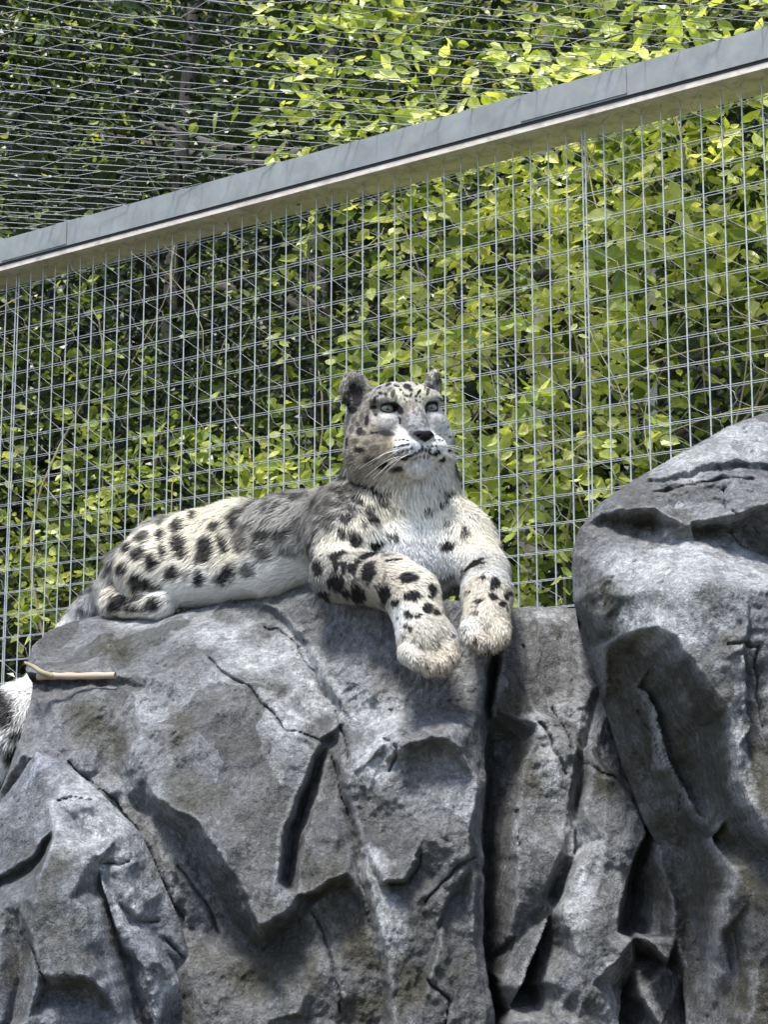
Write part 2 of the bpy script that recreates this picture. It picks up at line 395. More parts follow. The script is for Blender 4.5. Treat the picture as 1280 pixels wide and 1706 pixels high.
# vine stems
ps = []
for i in range(70):
    t = rg.uniform(-2, 2.6); z0 = rg.uniform(.4, 2.6); h = rg.uniform(.6, 1.8); d0 = rg.uniform(.12, .6); lean = rg.normal(0, .35)
    s = np.linspace(0, 1, 14)
    p = F0+FD*(t+lean*s+.05*np.sin(s*9+i))[:, None]-FN*(d0+.06*np.sin(s*7+i*2))[:, None]+np.array((0, 0, 1.))*(z0+h*s-.25*h*s**3)[:, None]
    ps.append((p, np.linspace(1, .4, 14)*rg.uniform(.002, .006)))
for i in range(60):      # pale bare twigs, thickest at the right of the picture
    t = rg.normal(-.75, .45); z0 = rg.uniform(2.2, 3.1); s = np.linspace(0, 1, 12); ang = rg.normal(1.3, .7); h = rg.uniform(.25, .8)
    p = F0+FD*(t+math.cos(ang)*h*s+.03*np.sin(s*6+i))[:, None]-FN*(.08+.25*rg.random()+.05*np.sin(s*4+i))[:, None]+np.array((0, 0, 1.))*(z0+math.sin(ang)*h*s-.15*s*s)[:, None]
    ps.append((p, np.linspace(1, .3, 12)*rg.uniform(.0015, .0035)))
pb = [W(690, 612, 4.35), W(740, 590, 4.4), W(800, 562, 4.45), W(850, 545, 4.5)]
ps.append((spline(pb, 6), .006))
V, Fc = tubes(ps, .003, 5); child('stem', mesh_np('vine_stems', V, Fc), M_twig, hedge)['kind'] = 'stuff'
# trees behind
def tree(px, D, h, tr, crown_r, crown_z, n, tone0, label, L=.05, seed=1, lean=0):
    rg = np.random.default_rng(seed); x = (px-640)/F*D*1.03
    tt = thing('tree', label, 'tree', (x, D, 0), 'trees beyond the fence')
    s = np.linspace(0, 1, 12); p = np.stack([x+lean*s+.06*np.sin(s*5+seed), D+.05*np.sin(s*4), h*s], 1)
    V, Fc = tubes([(p, tr*(1-.6*s))], 0, 12); child('trunk', mesh_np('trunk', V, Fc), M_pale if 'pale' in label else M_bark, tt)
    bp = []
    for i in range(16):
        s0 = rg.uniform(.3, .95); b0 = np.array((x+lean*s0, D, h*s0)); a = rg.uniform(0, 6.28); l = crown_r*rg.uniform(.5, .95); u = rg.uniform(.1, .7)
        q = np.array([b0, b0+np.array((math.cos(a)*l*.5, math.sin(a)*l*.5, u*l*.4)), b0+np.array((math.cos(a)*l, math.sin(a)*l, u*l))])
        q = spline(q, 5); bp.append((q, np.linspace(tr*.35, .006, len(q))))
    V, Fc = tubes(bp, 0, 7); child('branch', mesh_np('branches', V, Fc), M_bark, tt)['kind'] = 'stuff'
    P = rg.normal(0, 1, (n*3, 3)); P = norm(P)*(rg.random((n*3, 1))**.45)
    P = P*np.array((crown_r, crown_r*.8, (h+.6-crown_z[0])/2))+np.array((x+lean*.6, D, (h+.6+crown_z[0])/2))
    cl = fbm(P, .55, 3, seed*3); P = P[rg.random(len(P)) < np.clip(.35+cl*1.0, 0, 1)][:n]; cl = fbm(P, .55, 3, seed*3)
    dirs = rg.normal(0, .7, (len(P), 3))+np.array((0, -.3, 0))
    r_ = sprigs(P, dirs, 7, np.full(len(P), L), rg, tone0+cl*.5)
    child('crown', leaves_mesh(*r_[:5], r_[5], 'crown'), M_leaf_far, tt)['kind'] = 'stuff'
tree(300, 6.3, 5.0, .05, 1.5, (1.2,), 1900, .17, 'dark small-leaved tree behind the overhead netting at the upper left', .042, 2)
tree(-150, 6.9, 4.8, .10, 1.4, (1.0,), 900, .30, 'grey-green tree standing furthest left beyond the fence', .05, 3)
tree(880, 5.5, 5.4, .050, .85, (3.3,), 700, .62, 'slender pale-trunked tree with bright yellow-green leaves above the middle of the beam', .05, 4)
tree(1010, 5.9, 5.4, .035, .8, (3.3,), 560, .64, 'thin pale-stemmed tree just right of the slender pale-trunked one', .05, 5, .15)
tree(1320, 6.6, 5.2, .08, 1.3, (1.0,), 1200, .34, 'olive-green tree at the upper right beyond the end of the beam', .05, 6)
tree(560, 7.8, 5.6, .11, 1.7, (1.2,), 1400, .13, 'broad dark tree set back between the left and middle trees', .055, 7)
# far thicket
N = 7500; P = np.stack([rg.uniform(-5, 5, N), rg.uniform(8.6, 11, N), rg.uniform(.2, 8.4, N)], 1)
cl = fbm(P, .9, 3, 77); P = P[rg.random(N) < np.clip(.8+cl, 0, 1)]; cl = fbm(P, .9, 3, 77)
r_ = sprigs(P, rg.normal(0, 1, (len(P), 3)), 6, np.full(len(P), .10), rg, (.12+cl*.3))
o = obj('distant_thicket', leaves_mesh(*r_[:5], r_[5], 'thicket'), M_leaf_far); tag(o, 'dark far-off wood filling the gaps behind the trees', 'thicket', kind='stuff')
# ---------------------------------------------------------------- rocks
def rock(name, label, outline, lines, material, res=.0027, seed=0, warp=.005, skirt=.55, drop=.12, inward=.22, rough=1.0, cracks=(), flat=1, trend=(3.05, 3.05, 3.08, 3.15, 3.28, 3.4, 3.5, 3.5), lime_light=(), moss_shade=(), facet=1.0):
    pts = []; edges = []; index = {}
    def add(p):
        wp = W(*p); key = (round(p[0]), round(p[1]))
        if key not in index: index[key] = len(pts); pts.append(wp)
        return index[key]
    ol = [add(p) for p in outline]
    for a, b in zip(ol, ol[1:]+ol[:1]): edges.append((a, b))
    for ln in lines:
        ids = [add(p) for p in ln]
        for a, b in zip(ids, ids[1:]):
            if a != b: edges.append((a, b))
    A = np.array(pts)
    if flat != 1:      # ease the relief towards the general lean of the face
        zt = np.array([W(640, q_, 3.25)[2] for q_ in (1900, 1706, 1450, 1250, 1120, 1000, 900, 600)]); dt = np.array(trend)
        tr = np.interp(A[:, 2], zt, dt); hh = A[:, 2] < W(640, 1110, 3.3)[2]
        wgt = np.clip((W(640, 1090, 3.3)[2]-A[:, 2])/.06, 0, 1)
        A[:, 1] = A[:, 1]*(1-wgt)+wgt*(tr+(A[:, 1]-tr)*flat)
    r = delaunay_2d_cdt([Vector((p[0], p[2])) for p in A], edges, [], 0, 1e-6, True)
    VV, EE, TT, ov = r[0], r[1], r[2], r[3]
    yy = np.zeros(len(VV))
    for i, o_ in enumerate(ov):
        if len(o_): yy[i] = A[o_[0], 1]
        else: yy[i] = np.nan
    V2 = np.array([(v.x, v.y) for v in VV])
    for i in np.where(np.isnan(yy))[0]:
        nb = [b if a == i else a for a, b in EE if i in (a, b)]
        nb = [k for k in nb if not np.isnan(yy[k])]
        wts = [1/np.linalg.norm(V2[k]-V2[i]) for k in nb]; yy[i] = np.average([yy[k] for k in nb], weights=wts) if nb else 3.3
    O = A[ol][:, [0, 2]]; OY = A[ol][:, 1]
    mg = .07
    x0, x1 = O[:, 0].min()-mg, O[:, 0].max()+mg; z0, z1 = O[:, 1].min()-mg, O[:, 1].max()+mg
    nx = int((x1-x0)/res); nz = int((z1-z0)/res)
    X, Z = np.meshgrid(np.linspace(x0, x1, nx), np.linspace(z0, z1, nz), indexing='ij')
    P3 = np.stack([X, X*0+seed, Z], -1)
    # nearest outline point and inside test on the true grid
    inside = np.zeros(X.shape, bool); best = np.full(X.shape, 1e9); NX = X.copy(); NZ = Z.copy(); NY = X*0; TX = X*0; TZ = X*0
    k = len(O); area = 0
    for i in range(k):
        a, b = O[i], O[(i+1) % k]; area += a[0]*b[1]-b[0]*a[1]
    for i in range(k):
        a, b = O[i], O[(i+1) % k]; ab = b-a
        c = ((a[1] > Z) != (b[1] > Z)) & (X < (b[0]-a[0])*(Z-a[1])/(b[1]-a[1]+1e-12)+a[0]); inside ^= c
        tt = np.clip(((X-a[0])*ab[0]+(Z-a[1])*ab[1])/(ab@ab+1e-12), 0, 1)
        qx = a[0]+tt*ab[0]; qz = a[1]+tt*ab[1]; d = np.hypot(X-qx, Z-qz); m = d < best
        best[m] = d[m]; NX[m] = qx[m]; NZ[m] = qz[m]; NY[m] = (OY[i]+tt*(OY[(i+1) % k]-OY[i]))[m]
    # height sampled with a warp so the creases wander
    wn1 = fbm(P3, .07, 3, seed+1)*warp+fbm(P3, .014, 2, seed+2)*warp*.28
    wn2 = fbm(P3, .07, 3, seed+5)*warp+fbm(P3, .014, 2, seed+6)*warp*.28
    ed = np.clip(best/.03, 0, 1)
    SX = np.where(inside, X+wn1*ed, NX); SZ = np.where(inside, Z+wn2*ed, NZ)
    Y = np.full(X.shape, np.nan)
    for tri in TT:
        a, b, c = V2[tri[0]], V2[tri[1]], V2[tri[2]]
        lo = np.minimum(np.minimum(a, b), c)-.025; hi = np.maximum(np.maximum(a, b), c)+.025
        i0 = max(int((lo[0]-x0)/(x1-x0)*(nx-1)), 0); i1 = min(int((hi[0]-x0)/(x1-x0)*(nx-1))+2, nx)
        j0 = max(int((lo[1]-z0)/(z1-z0)*(nz-1)), 0); j1 = min(int((hi[1]-z0)/(z1-z0)*(nz-1))+2, nz)
        if i1 <= i0 or j1 <= j0: continue
        sx = SX[i0:i1, j0:j1]; sz = SZ[i0:i1, j0:j1]
        den = (b[1]-c[1])*(a[0]-c[0])+(c[0]-b[0])*(a[1]-c[1])
        if abs(den) < 1e-12: continue
        l1 = ((b[1]-c[1])*(sx-c[0])+(c[0]-b[0])*(sz-c[1]))/den
        l2 = ((c[1]-a[1])*(sx-c[0])+(a[0]-c[0])*(sz-c[1]))/den; l3 = 1-l1-l2
        m = (l1 >= -1e-4) & (l2 >= -1e-4) & (l3 >= -1e-4)
        sub = Y[i0:i1, j0:j1]; sub[m] = (l1*yy[tri[0]]+l2*yy[tri[1]]+l3*yy[tri[2]])[m]
    bad = np.isnan(Y); Y[bad] = NY[bad]
    def planes(sp, amp, sd, asp=1.5):
        rg_ = np.random.default_rng(sd); gx_, gz_ = np.meshgrid(np.arange(x0-.1, x1+.1, sp), np.arange(z0-.1, z1+.1, sp*asp), indexing='ij')
        pp = np.stack([gx_.ravel(), gz_.ravel()], 1)+rg_.uniform(-.48, .48, (gx_.size, 2))*[sp, sp*asp]
        hv = rg_.uniform(-amp, amp, len(pp)); rr_ = delaunay_2d_cdt([Vector(q_) for q_ in pp], [], [], 0, 1e-7, True)
        v2 = np.array([(v.x, v.y) for v in rr_[0]]); hy = np.array([hv[o_[0]] for o_ in rr_[3]]); out_ = np.zeros(X.shape)
        wx = X+wn1*.25; wz = Z+wn2*.25; mgn = .015
        for tri in rr_[2]:
            a, b, c = v2[list(tri)]
            lo_ = np.minimum(np.minimum(a, b), c)-mgn; hi_ = np.maximum(np.maximum(a, b), c)+mgn
            i0 = max(int((lo_[0]-x0)/(x1-x0)*(nx-1)), 0); i1 = min(int((hi_[0]-x0)/(x1-x0)*(nx-1))+2, nx)
            j0 = max(int((lo_[1]-z0)/(z1-z0)*(nz-1)), 0); j1 = min(int((hi_[1]-z0)/(z1-z0)*(nz-1))+2, nz)
            if i1 <= i0 or j1 <= j0: continue
            sx = wx[i0:i1, j0:j1]; sz = wz[i0:i1, j0:j1]; den = (b[1]-c[1])*(a[0]-c[0])+(c[0]-b[0])*(a[1]-c[1])
            if abs(den) < 1e-12: continue
            l1 = ((b[1]-c[1])*(sx-c[0])+(c[0]-b[0])*(sz-c[1]))/den; l2 = ((c[1]-a[1])*(sx-c[0])+(a[0]-c[0])*(sz-c[1]))/den; l3 = 1-l1-l2
            m = (l1 >= -1e-4) & (l2 >= -1e-4) & (l3 >= -1e-4); sub = out_[i0:i1, j0:j1]; sub[m] = (l1*hy[tri[0]]+l2*hy[tri[1]]+l3*hy[tri[2]])[m]
        return out_
    fade = np.clip(best/.03, 0, 1)
    low = .35+.65*np.clip((W(640, 1090, 3.3)[2]-Z)/.10, 0, 1) if flat != 1 else .8
    Y = Y+facet*fade*low*(planes(.125, .046, seed+101, 1.7)+planes(.055, .017, seed+102, 1.6)+planes(.024, .0050, seed+103, 1.2)+planes(.011, .0018, seed+104, 1.0))
    def blur(A, n):
        for _ in range(n):
            B = np.pad(A, 1, 'edge'); A = (B[:-2, 1:-1]+B[2:, 1:-1]+B[1:-1, :-2]+B[1:-1, 2:]+2*B[1:-1, 1:-1])/6
        return A
    Yb = blur(Y, 1)
    # surface relief: broad lumps, trowel ripples and chipped flakes
    PY = np.stack([X, Yb+seed, Z], -1)
    fl = fbm(PY, .05, 3, seed+31); flake = (np.floor(fl*3.2)/3.2)
    flake = blur(flake, 1)
    Yn = Yb-rough*(.003*fbm(PY, .11, 3, seed+11)+.0035*flake+(.0042*fbm(PY*[1, 1, .7]+wn1[..., None]*2, .020, 3, seed+41, .62)+-.0000+.0014*vnoise(PY, .0065, seed+43))*np.clip(.75+.7*fbm(PY, .12, 2, seed+61), .12, 1.5))
    for ck in cracks:
        cp = np.array([W(*p) for p in ck])[:, [0, 2]]; bd = np.full(X.shape, 1e9)
        for a, b in zip(cp[:-1], cp[1:]):
            ab = b-a; qx_ = X+wn1*1.3; qz_ = Z+wn2*1.3
            tt = np.clip(((qx_-a[0])*ab[0]+(qz_-a[1])*ab[1])/(ab@ab), 0, 1)
            bd = np.minimum(bd, np.hypot(qx_-a[0]-tt*ab[0], qz_-a[1]-tt*ab[1]))
        wv_ = .0022*(1+.6*vnoise(P3, .03, seed+71))
        Yn = Yn+.016*np.clip(1-bd/np.maximum(wv_, .0008), 0, 1)-.0035*np.exp(-((bd-.010)/.006)**2)
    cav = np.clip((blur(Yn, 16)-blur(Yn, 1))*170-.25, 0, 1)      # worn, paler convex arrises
    out = ~inside
    s = np.where(out, best, 0)
    dx = (X-NX); dz = (Z-NZ); dl = np.hypot(dx, dz)+1e-9
    cx, cz = O.mean(0)
    back = np.clip(s/mg, 0, 1)
    XX = np.where(out, NX-dx/dl*back*inward*skirt*.5, X)+np.where(out, fbm(P3, .04, 3, seed+51)*.0035, 0)*np.clip(best/.01, 0, 1)
    ZZ = np.where(out, NZ-dz/dl*back*drop, Z)
    YY = Yn+np.where(out, skirt*back**1.15, 0)
    rnd = np.where(inside, np.clip(1-best/.016, 0, 1)**2*.010, 0)+np.where(out, .010, 0)
    YY = YY+rnd
    ok = (best <= mg*.98) | inside
    idx = np.full(X.shape, -1); idx[ok] = np.arange(ok.sum())
    V = np.stack([XX[ok], YY[ok], ZZ[ok]], 1)
    q = np.stack([idx[:-1, :-1], idx[1:, :-1], idx[1:, 1:], idx[:-1, 1:]], -1).reshape(-1, 4); q = q[(q >= 0).all(1)]
    me = mesh_np(name, V, [q]); 
    def blobs(lst, soft):   # limewash and algae stains, also painting top-facet light and undercut shade
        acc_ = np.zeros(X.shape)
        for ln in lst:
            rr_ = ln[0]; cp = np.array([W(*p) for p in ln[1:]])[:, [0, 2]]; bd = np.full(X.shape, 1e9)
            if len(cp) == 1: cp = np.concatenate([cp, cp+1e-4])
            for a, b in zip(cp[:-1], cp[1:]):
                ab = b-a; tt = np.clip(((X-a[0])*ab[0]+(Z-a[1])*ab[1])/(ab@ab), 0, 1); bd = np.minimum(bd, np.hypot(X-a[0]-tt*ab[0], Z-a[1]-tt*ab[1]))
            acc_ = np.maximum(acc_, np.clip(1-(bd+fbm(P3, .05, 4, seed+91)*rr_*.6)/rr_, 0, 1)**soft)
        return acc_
    set_col(me, 'cav', np.stack([cav[ok], blobs(lime_light, .5)[ok], blobs(moss_shade, .6)[ok]], 1))
    o = obj(name, me, material); tag(o, label, 'rock'); return o
# -- the ledge rock the leopard lies on
A_out = [(40, 1115, 3.55), (52, 1075, 3.6), (80, 1048, 3.66), (120, 1034, 3.72), (165, 1024, 3.76), (215, 1027, 3.76), (270, 1023, 3.72), (330, 1009, 3.67),
 (390, 990, 3.62), (450, 974, 3.58), (520, 962, 3.5), (560, 978, 3.38), (600, 996, 3.33), (640, 1004, 3.31), (700, 1002, 3.31), (770, 997, 3.32), (850, 1012, 3.36),
 (880, 1008, 3.4), (955, 1011, 3.42), (1010, 1012, 3.45), (1110, 1040, 3.5), (1250, 1200, 3.5), (1300, 1500, 3.5), (1300, 1900, 3.4), (700, 1900, 3.0), (300, 1900, 3.1), (150, 1900, 3.5),
 (40, 1500, 3.6), (30, 1330, 3.6), (56, 1248, 3.55), (70, 1170, 3.56), (60, 1142, 3.54)]
A_lines = [
 [(300, 1040, 3.56), (330, 1075, 3.44), (390, 1120, 3.31), (440, 1165, 3.24), (475, 1212, 3.19), (530, 1230, 3.19)],
 [(430, 1015, 3.52), (455, 1021, 3.50), (500, 1075, 3.41), (535, 1140, 3.34), (562, 1178, 3.31)],
 [(440, 1008, 3.50), (470, 1022, 3.45), (515, 1075, 3.35), (552, 1140, 3.27), (585, 1190, 3.22)],
 [(560, 1030, 3.36), (600, 1060, 3.30), (640, 1110, 3.25), (600, 1180, 3.22)],
 [(400, 1070, 3.42), (450, 1120, 3.32), (500, 1190, 3.24)],
 # left cap with its overhang
 [(46, 1120, 3.46), (100, 1120, 3.42), (190, 1122, 3.40), (262, 1128, 3.37), (312, 1160, 3.31)],
 [(62, 1136, 3.54), (110, 1140, 3.50), (190, 1142, 3.46), (255, 1150, 3.40), (300, 1180, 3.33)],
 [(145, 1042, 3.68), (128, 1075, 3.60), (118, 1100, 3.50)], [(60, 1098, 3.52), (95, 1085, 3.58), (128, 1075, 3.60)],
 [(150, 1050, 3.62), (172, 1060, 3.56), (185, 1090, 3.47)], [(205, 1045, 3.66), (215, 1080, 3.54), (212, 1112, 3.47)], [(225, 1055, 3.60), (250, 1070, 3.52), (270, 1110, 3.42), (300, 1130, 3.37)],
 # left wall with a vertical channel
 [(208, 1150, 3.45), (206, 1220, 3.43), (212, 1300, 3.41), (225, 1330, 3.38)], [(185, 1160, 3.42), (175, 1220, 3.39), (190, 1290, 3.39)], [(236, 1160, 3.36), (244, 1220, 3.32), (252, 1300, 3.28)],
 [(100, 1180, 3.46), (90, 1240, 3.46)], [(150, 1310, 3.40), (185, 1300, 3.38), (215, 1320, 3.37)], [(165, 1335, 3.38), (200, 1358, 3.38), (225, 1350, 3.38)], [(200, 1385, 3.38), (235, 1400, 3.36)],
 [(56, 1262, 3.40), (110, 1285, 3.36), (170, 1340, 3.32), (230, 1395, 3.30), (250, 1440, 3.30), (295, 1540, 3.28)],
 # big hanging wedge
 [(252, 1300, 3.28), (266, 1322, 3.20), (330, 1370, 3.11), (370, 1425, 3.07), (400, 1475, 3.04), (422, 1520, 3.01), (436, 1545, 3.0), (468, 1522, 3.03), (498, 1492, 3.09)],
 [(258, 1350, 3.38), (320, 1402, 3.33), (358, 1468, 3.30), (385, 1520, 3.28), (420, 1562, 3.24), (440, 1580, 3.22), (490, 1545, 3.22), (520, 1500, 3.22)],
 [(330, 1210, 3.26), (400, 1300, 3.15), (450, 1400, 3.08), (440, 1500, 3.02)],
 [(380, 1180, 3.24), (440, 1240, 3.19), (480, 1300, 3.13)], [(440, 1240, 3.19), (490, 1310, 3.14)],
 [(530, 1236, 3.17), (505, 1300, 3.13), (488, 1340, 3.10), (472, 1400, 3.08), (466, 1470, 3.06)],
 [(541, 1238, 3.26), (521, 1310, 3.32), (502, 1350, 3.36), (490, 1410, 3.36), (484, 1465, 3.30)],
 # spire right of the crevice
 [(550, 1250, 3.24), (528, 1330, 3.17), (512, 1400, 3.13), (506, 1470, 3.12)], [(550, 1250, 3.24), (572, 1310, 3.18), (590, 1400, 3.16), (622, 1550, 3.15), (640, 1706, 3.14), (650, 1850, 3.1)],
 [(560, 1330, 3.12), (555, 1420, 3.10)], [(515, 1490, 3.10), (545, 1462, 3.06), (575, 1450, 3.06), (600, 1475, 3.09)], [(520, 1510, 3.17), (550, 1485, 3.16), (580, 1475, 3.16), (606, 1500, 3.15)],
 [(430, 1640, 3.16), (470, 1620, 3.12), (520, 1640, 3.1), (560, 1620, 3.1)], [(360, 1560, 3.30), (375, 1620, 3.18), (355, 1706, 3.12)], [(450, 1700, 3.06), (500, 1685, 3.02), (520, 1690, 3.08)], [(560, 1560, 3.13), (590, 1650, 3.10)],
 # central pillar
 [(578, 1195, 3.23), (584, 1290, 3.11), (604, 1400, 3.08), (640, 1550, 3.05), (655, 1706, 3.02), (665, 1850, 3.0)], 
 [(690, 1150, 3.22), (700, 1190, 3.15), (690, 1220, 3.11)], [(640, 1240, 3.09), (665, 1252, 3.06), (690, 1230, 3.04), (715, 1218, 3.03), (745, 1224, 3.03), (772, 1248, 3.06)],
 [(640, 1275, 3.12), (672, 1272, 3.12), (695, 1250, 3.12), (725, 1242, 3.12), (762, 1266, 3.12)], 
 [(645, 1470, 3.01), (675, 1462, 3.01), (690, 1430, 3.02), (700, 1400, 3.04)], [(640, 1486, 3.09), (678, 1476, 3.08), (700, 1440, 3.07)],
 [(785, 1420, 3.06), (760, 1470, 3.05), (740, 1500, 3.05), (735, 1510, 3.05)], [(790, 1440, 3.14), (765, 1485, 3.13), (742, 1512, 3.11), (720, 1560, 3.10), (700, 1630, 3.10)], [(730, 1560, 3.06), (715, 1640, 3.05), (700, 1706, 3.02)], [(755, 1580, 3.10), (765, 1706, 3.06)],
 # long vertical crack
 [(824, 1096, 3.42), (809, 1180, 3.46), (800, 1300, 3.48), (797, 1450, 3.48), (800, 1600, 3.46), (815, 1706, 3.44), (820, 1850, 3.4)],
 [(815, 1090, 3.30), (800, 1180, 3.24), (792, 1300, 3.12), (789, 1450, 3.10), (792, 1600, 3.10), (806, 1706, 3.08), (810, 1850, 3.05)],
 [(836, 1096, 3.31), (818, 1180, 3.28), (808, 1300, 3.22), (805, 1450, 3.2), (809, 1600, 3.18), (824, 1706, 3.16), (832, 1850, 3.1)],
 # right panels
 [(855, 1060, 3.34), (880, 1050, 3.36)], [(900, 1040, 3.34), (890, 1120, 3.28), (880, 1152, 3.25), (905, 1200, 3.18), (925, 1260, 3.18), (930, 1320, 3.18)], [(828, 1165, 3.27), (875, 1158, 3.27)], [(840, 1185, 3.25), (885, 1185, 3.25)],
 [(870, 1300, 3.16), (860, 1450, 3.12), (850, 1560, 3.14)], [(950, 1100, 3.33), (960, 1200, 3.24)],
 [(1000, 1140, 3.36), (972, 1250, 3.30), (958, 1350, 3.29), (948, 1420, 3.28), (916, 1490, 3.34), (882, 1560, 3.36), (850, 1640, 3.38), (822, 1690, 3.40)],
 [(985, 1150, 3.30), (958, 1250, 3.22), (942, 1350, 3.17), (932, 1420, 3.14), (896, 1490, 3.14), (860, 1560, 3.14), (835, 1640, 3.15)],
 [(1012, 1180, 3.28), (985, 1250, 3.22), (972, 1350, 3.15), (962, 1430, 3.10), (936, 1500, 3.08), (903, 1570, 3.06), (872, 1650, 3.05), (850, 1706, 3.04), (850, 1850, 3.0)],
 [(1010, 1290, 3.15), (1020, 1400, 3.08), (990, 1500, 3.04), (970, 1600, 3.01), (940, 1706, 3.0)], [(920, 1640, 3.03), (960, 1655, 3.0), (975, 1670, 3.0)], [(925, 1662, 3.07), (955, 1674, 3.05)],
 [(1058, 1330, 3.40), (1045, 1420, 3.40), (1034, 1500, 3.40), (1026, 1545, 3.42), (1012, 1640, 3.42), (1000, 1706, 3.42), (990, 1850, 3.4)],
 [(1047, 1330, 3.17), (1034, 1420, 3.10), (1022, 1500, 3.06), (1006, 1545, 3.04), (988, 1640, 3.02), (970, 1706, 3.0), (960, 1850, 3.0)],
 [(1064, 1390, 3.20), (1050, 1450, 3.12), (1038, 1500, 3.07), (1036, 1555, 3.05), (1062, 1566, 3.02), (1085, 1564, 3.02), (1110, 1600, 3.08), (1142, 1640, 3.14)],
 [(1040, 1580, 3.36), (1070, 1588, 3.32), (1095, 1605, 3.30), (1140, 1665, 3.30)], [(1090, 1420, 3.18), (1120, 1500, 3.12), (1125, 1560, 3.12)],
 [(1045, 1610, 3.22), (1032, 1700, 3.14), (1025, 1850, 3.1)], [(1060, 1640, 3.16), (1100, 1706, 3.1)],
]
rock('rock_ledge', 'wide grey sculpted rock ledge with deep cracks that the snow leopard lies on', A_out, A_lines, M_rockA, .0025, 3, flat=.58, moss_shade=[(.06, (560, 1480, 3.1), (590, 1580, 3.1)), (.05, (300, 1230, 3.2), (330, 1330, 3.2)), (.07, (390, 1600, 3.1), (500, 1600, 3.1)), (.05, (860, 1180, 3.2), (870, 1280, 3.2)), (.04, (1010, 1300, 3.1)), (.05, (160, 1200, 3.4), (200, 1260, 3.4)), (.04, (190, 1060, 3.6), (205, 1100, 3.5)), (.05, (1090, 1480, 3.1)), (.05, (690, 1640, 3.1), (600, 1680, 3.1))],
 lime_light=[(.05, (350, 1050, 3.45), (430, 1120, 3.35)), (.04, (480, 1060, 3.4), (530, 1170, 3.3)), (.045, (600, 1200, 3.2), (640, 1200, 3.1), (620, 1300, 3.1)), (.03, (200, 1035, 3.7), (300, 1025, 3.7)), (.03, (430, 1150, 3.3), (480, 1195, 3.2)), (.025, (900, 1200, 3.2), (930, 1300, 3.2)), (.02, (880, 1020, 3.3), (940, 1020, 3.3)), (.03, (980, 1400, 3.1), (960, 1520, 3.1)), (.02, (1020, 1620, 3.1), (1030, 1700, 3.1)), (.03, (620, 1430, 3.1), (660, 1560, 3.1))], cracks=[[(*p, 3.2) for p in q] for q in (
 [(425, 1012), (450, 1018), (480, 1050), (505, 1090), (540, 1150)], [(560, 1180), (575, 1230), (585, 1290)], 
 [(640, 1240), (660, 1262), (652, 1290)], [(700, 1500), (760, 1440), (790, 1425)], [(880, 1060), (884, 1090), (882, 1110)], [(965, 1250), (1000, 1290), (1030, 1300)], [(100, 1262), (170, 1322), (232, 1384), (254, 1430), (300, 1535)], [(330, 1075), (390, 1122), (440, 1168), (478, 1214), (530, 1230)],
 [(905, 1200), (928, 1262), (940, 1290)], [(550, 1252), (572, 1310), (588, 1400)], [(640, 1480), (678, 1470), (698, 1430)], 
 [(520, 1520), (560, 1600), (570, 1680)], [(710, 1620), (740, 1660), (735, 1700)], [(862, 1345), (865, 1390), (862, 1410)], 
 [(930, 1170), (945, 1215), (948, 1240)], [(300, 1440), (340, 1500), (360, 1560)],)])
B_out = [(1560, 560, 3.3), (1280, 684, 3.28), (1215, 708, 3.24), (1150, 744, 3.18), (1060, 795, 3.12), (1000, 836, 3.08), (966, 880, 3.06), (953, 920, 3.06), (956, 1000, 3.06), (982, 1080, 3.10), (1008, 1180, 3.12),
 (1040, 1280, 3.13), (1075, 1372, 3.14), (1110, 1432, 3.14), (1138, 1530, 3.12), (1144, 1706, 3.08), (1160, 1900, 3.0), (1560, 1900, 2.8)]
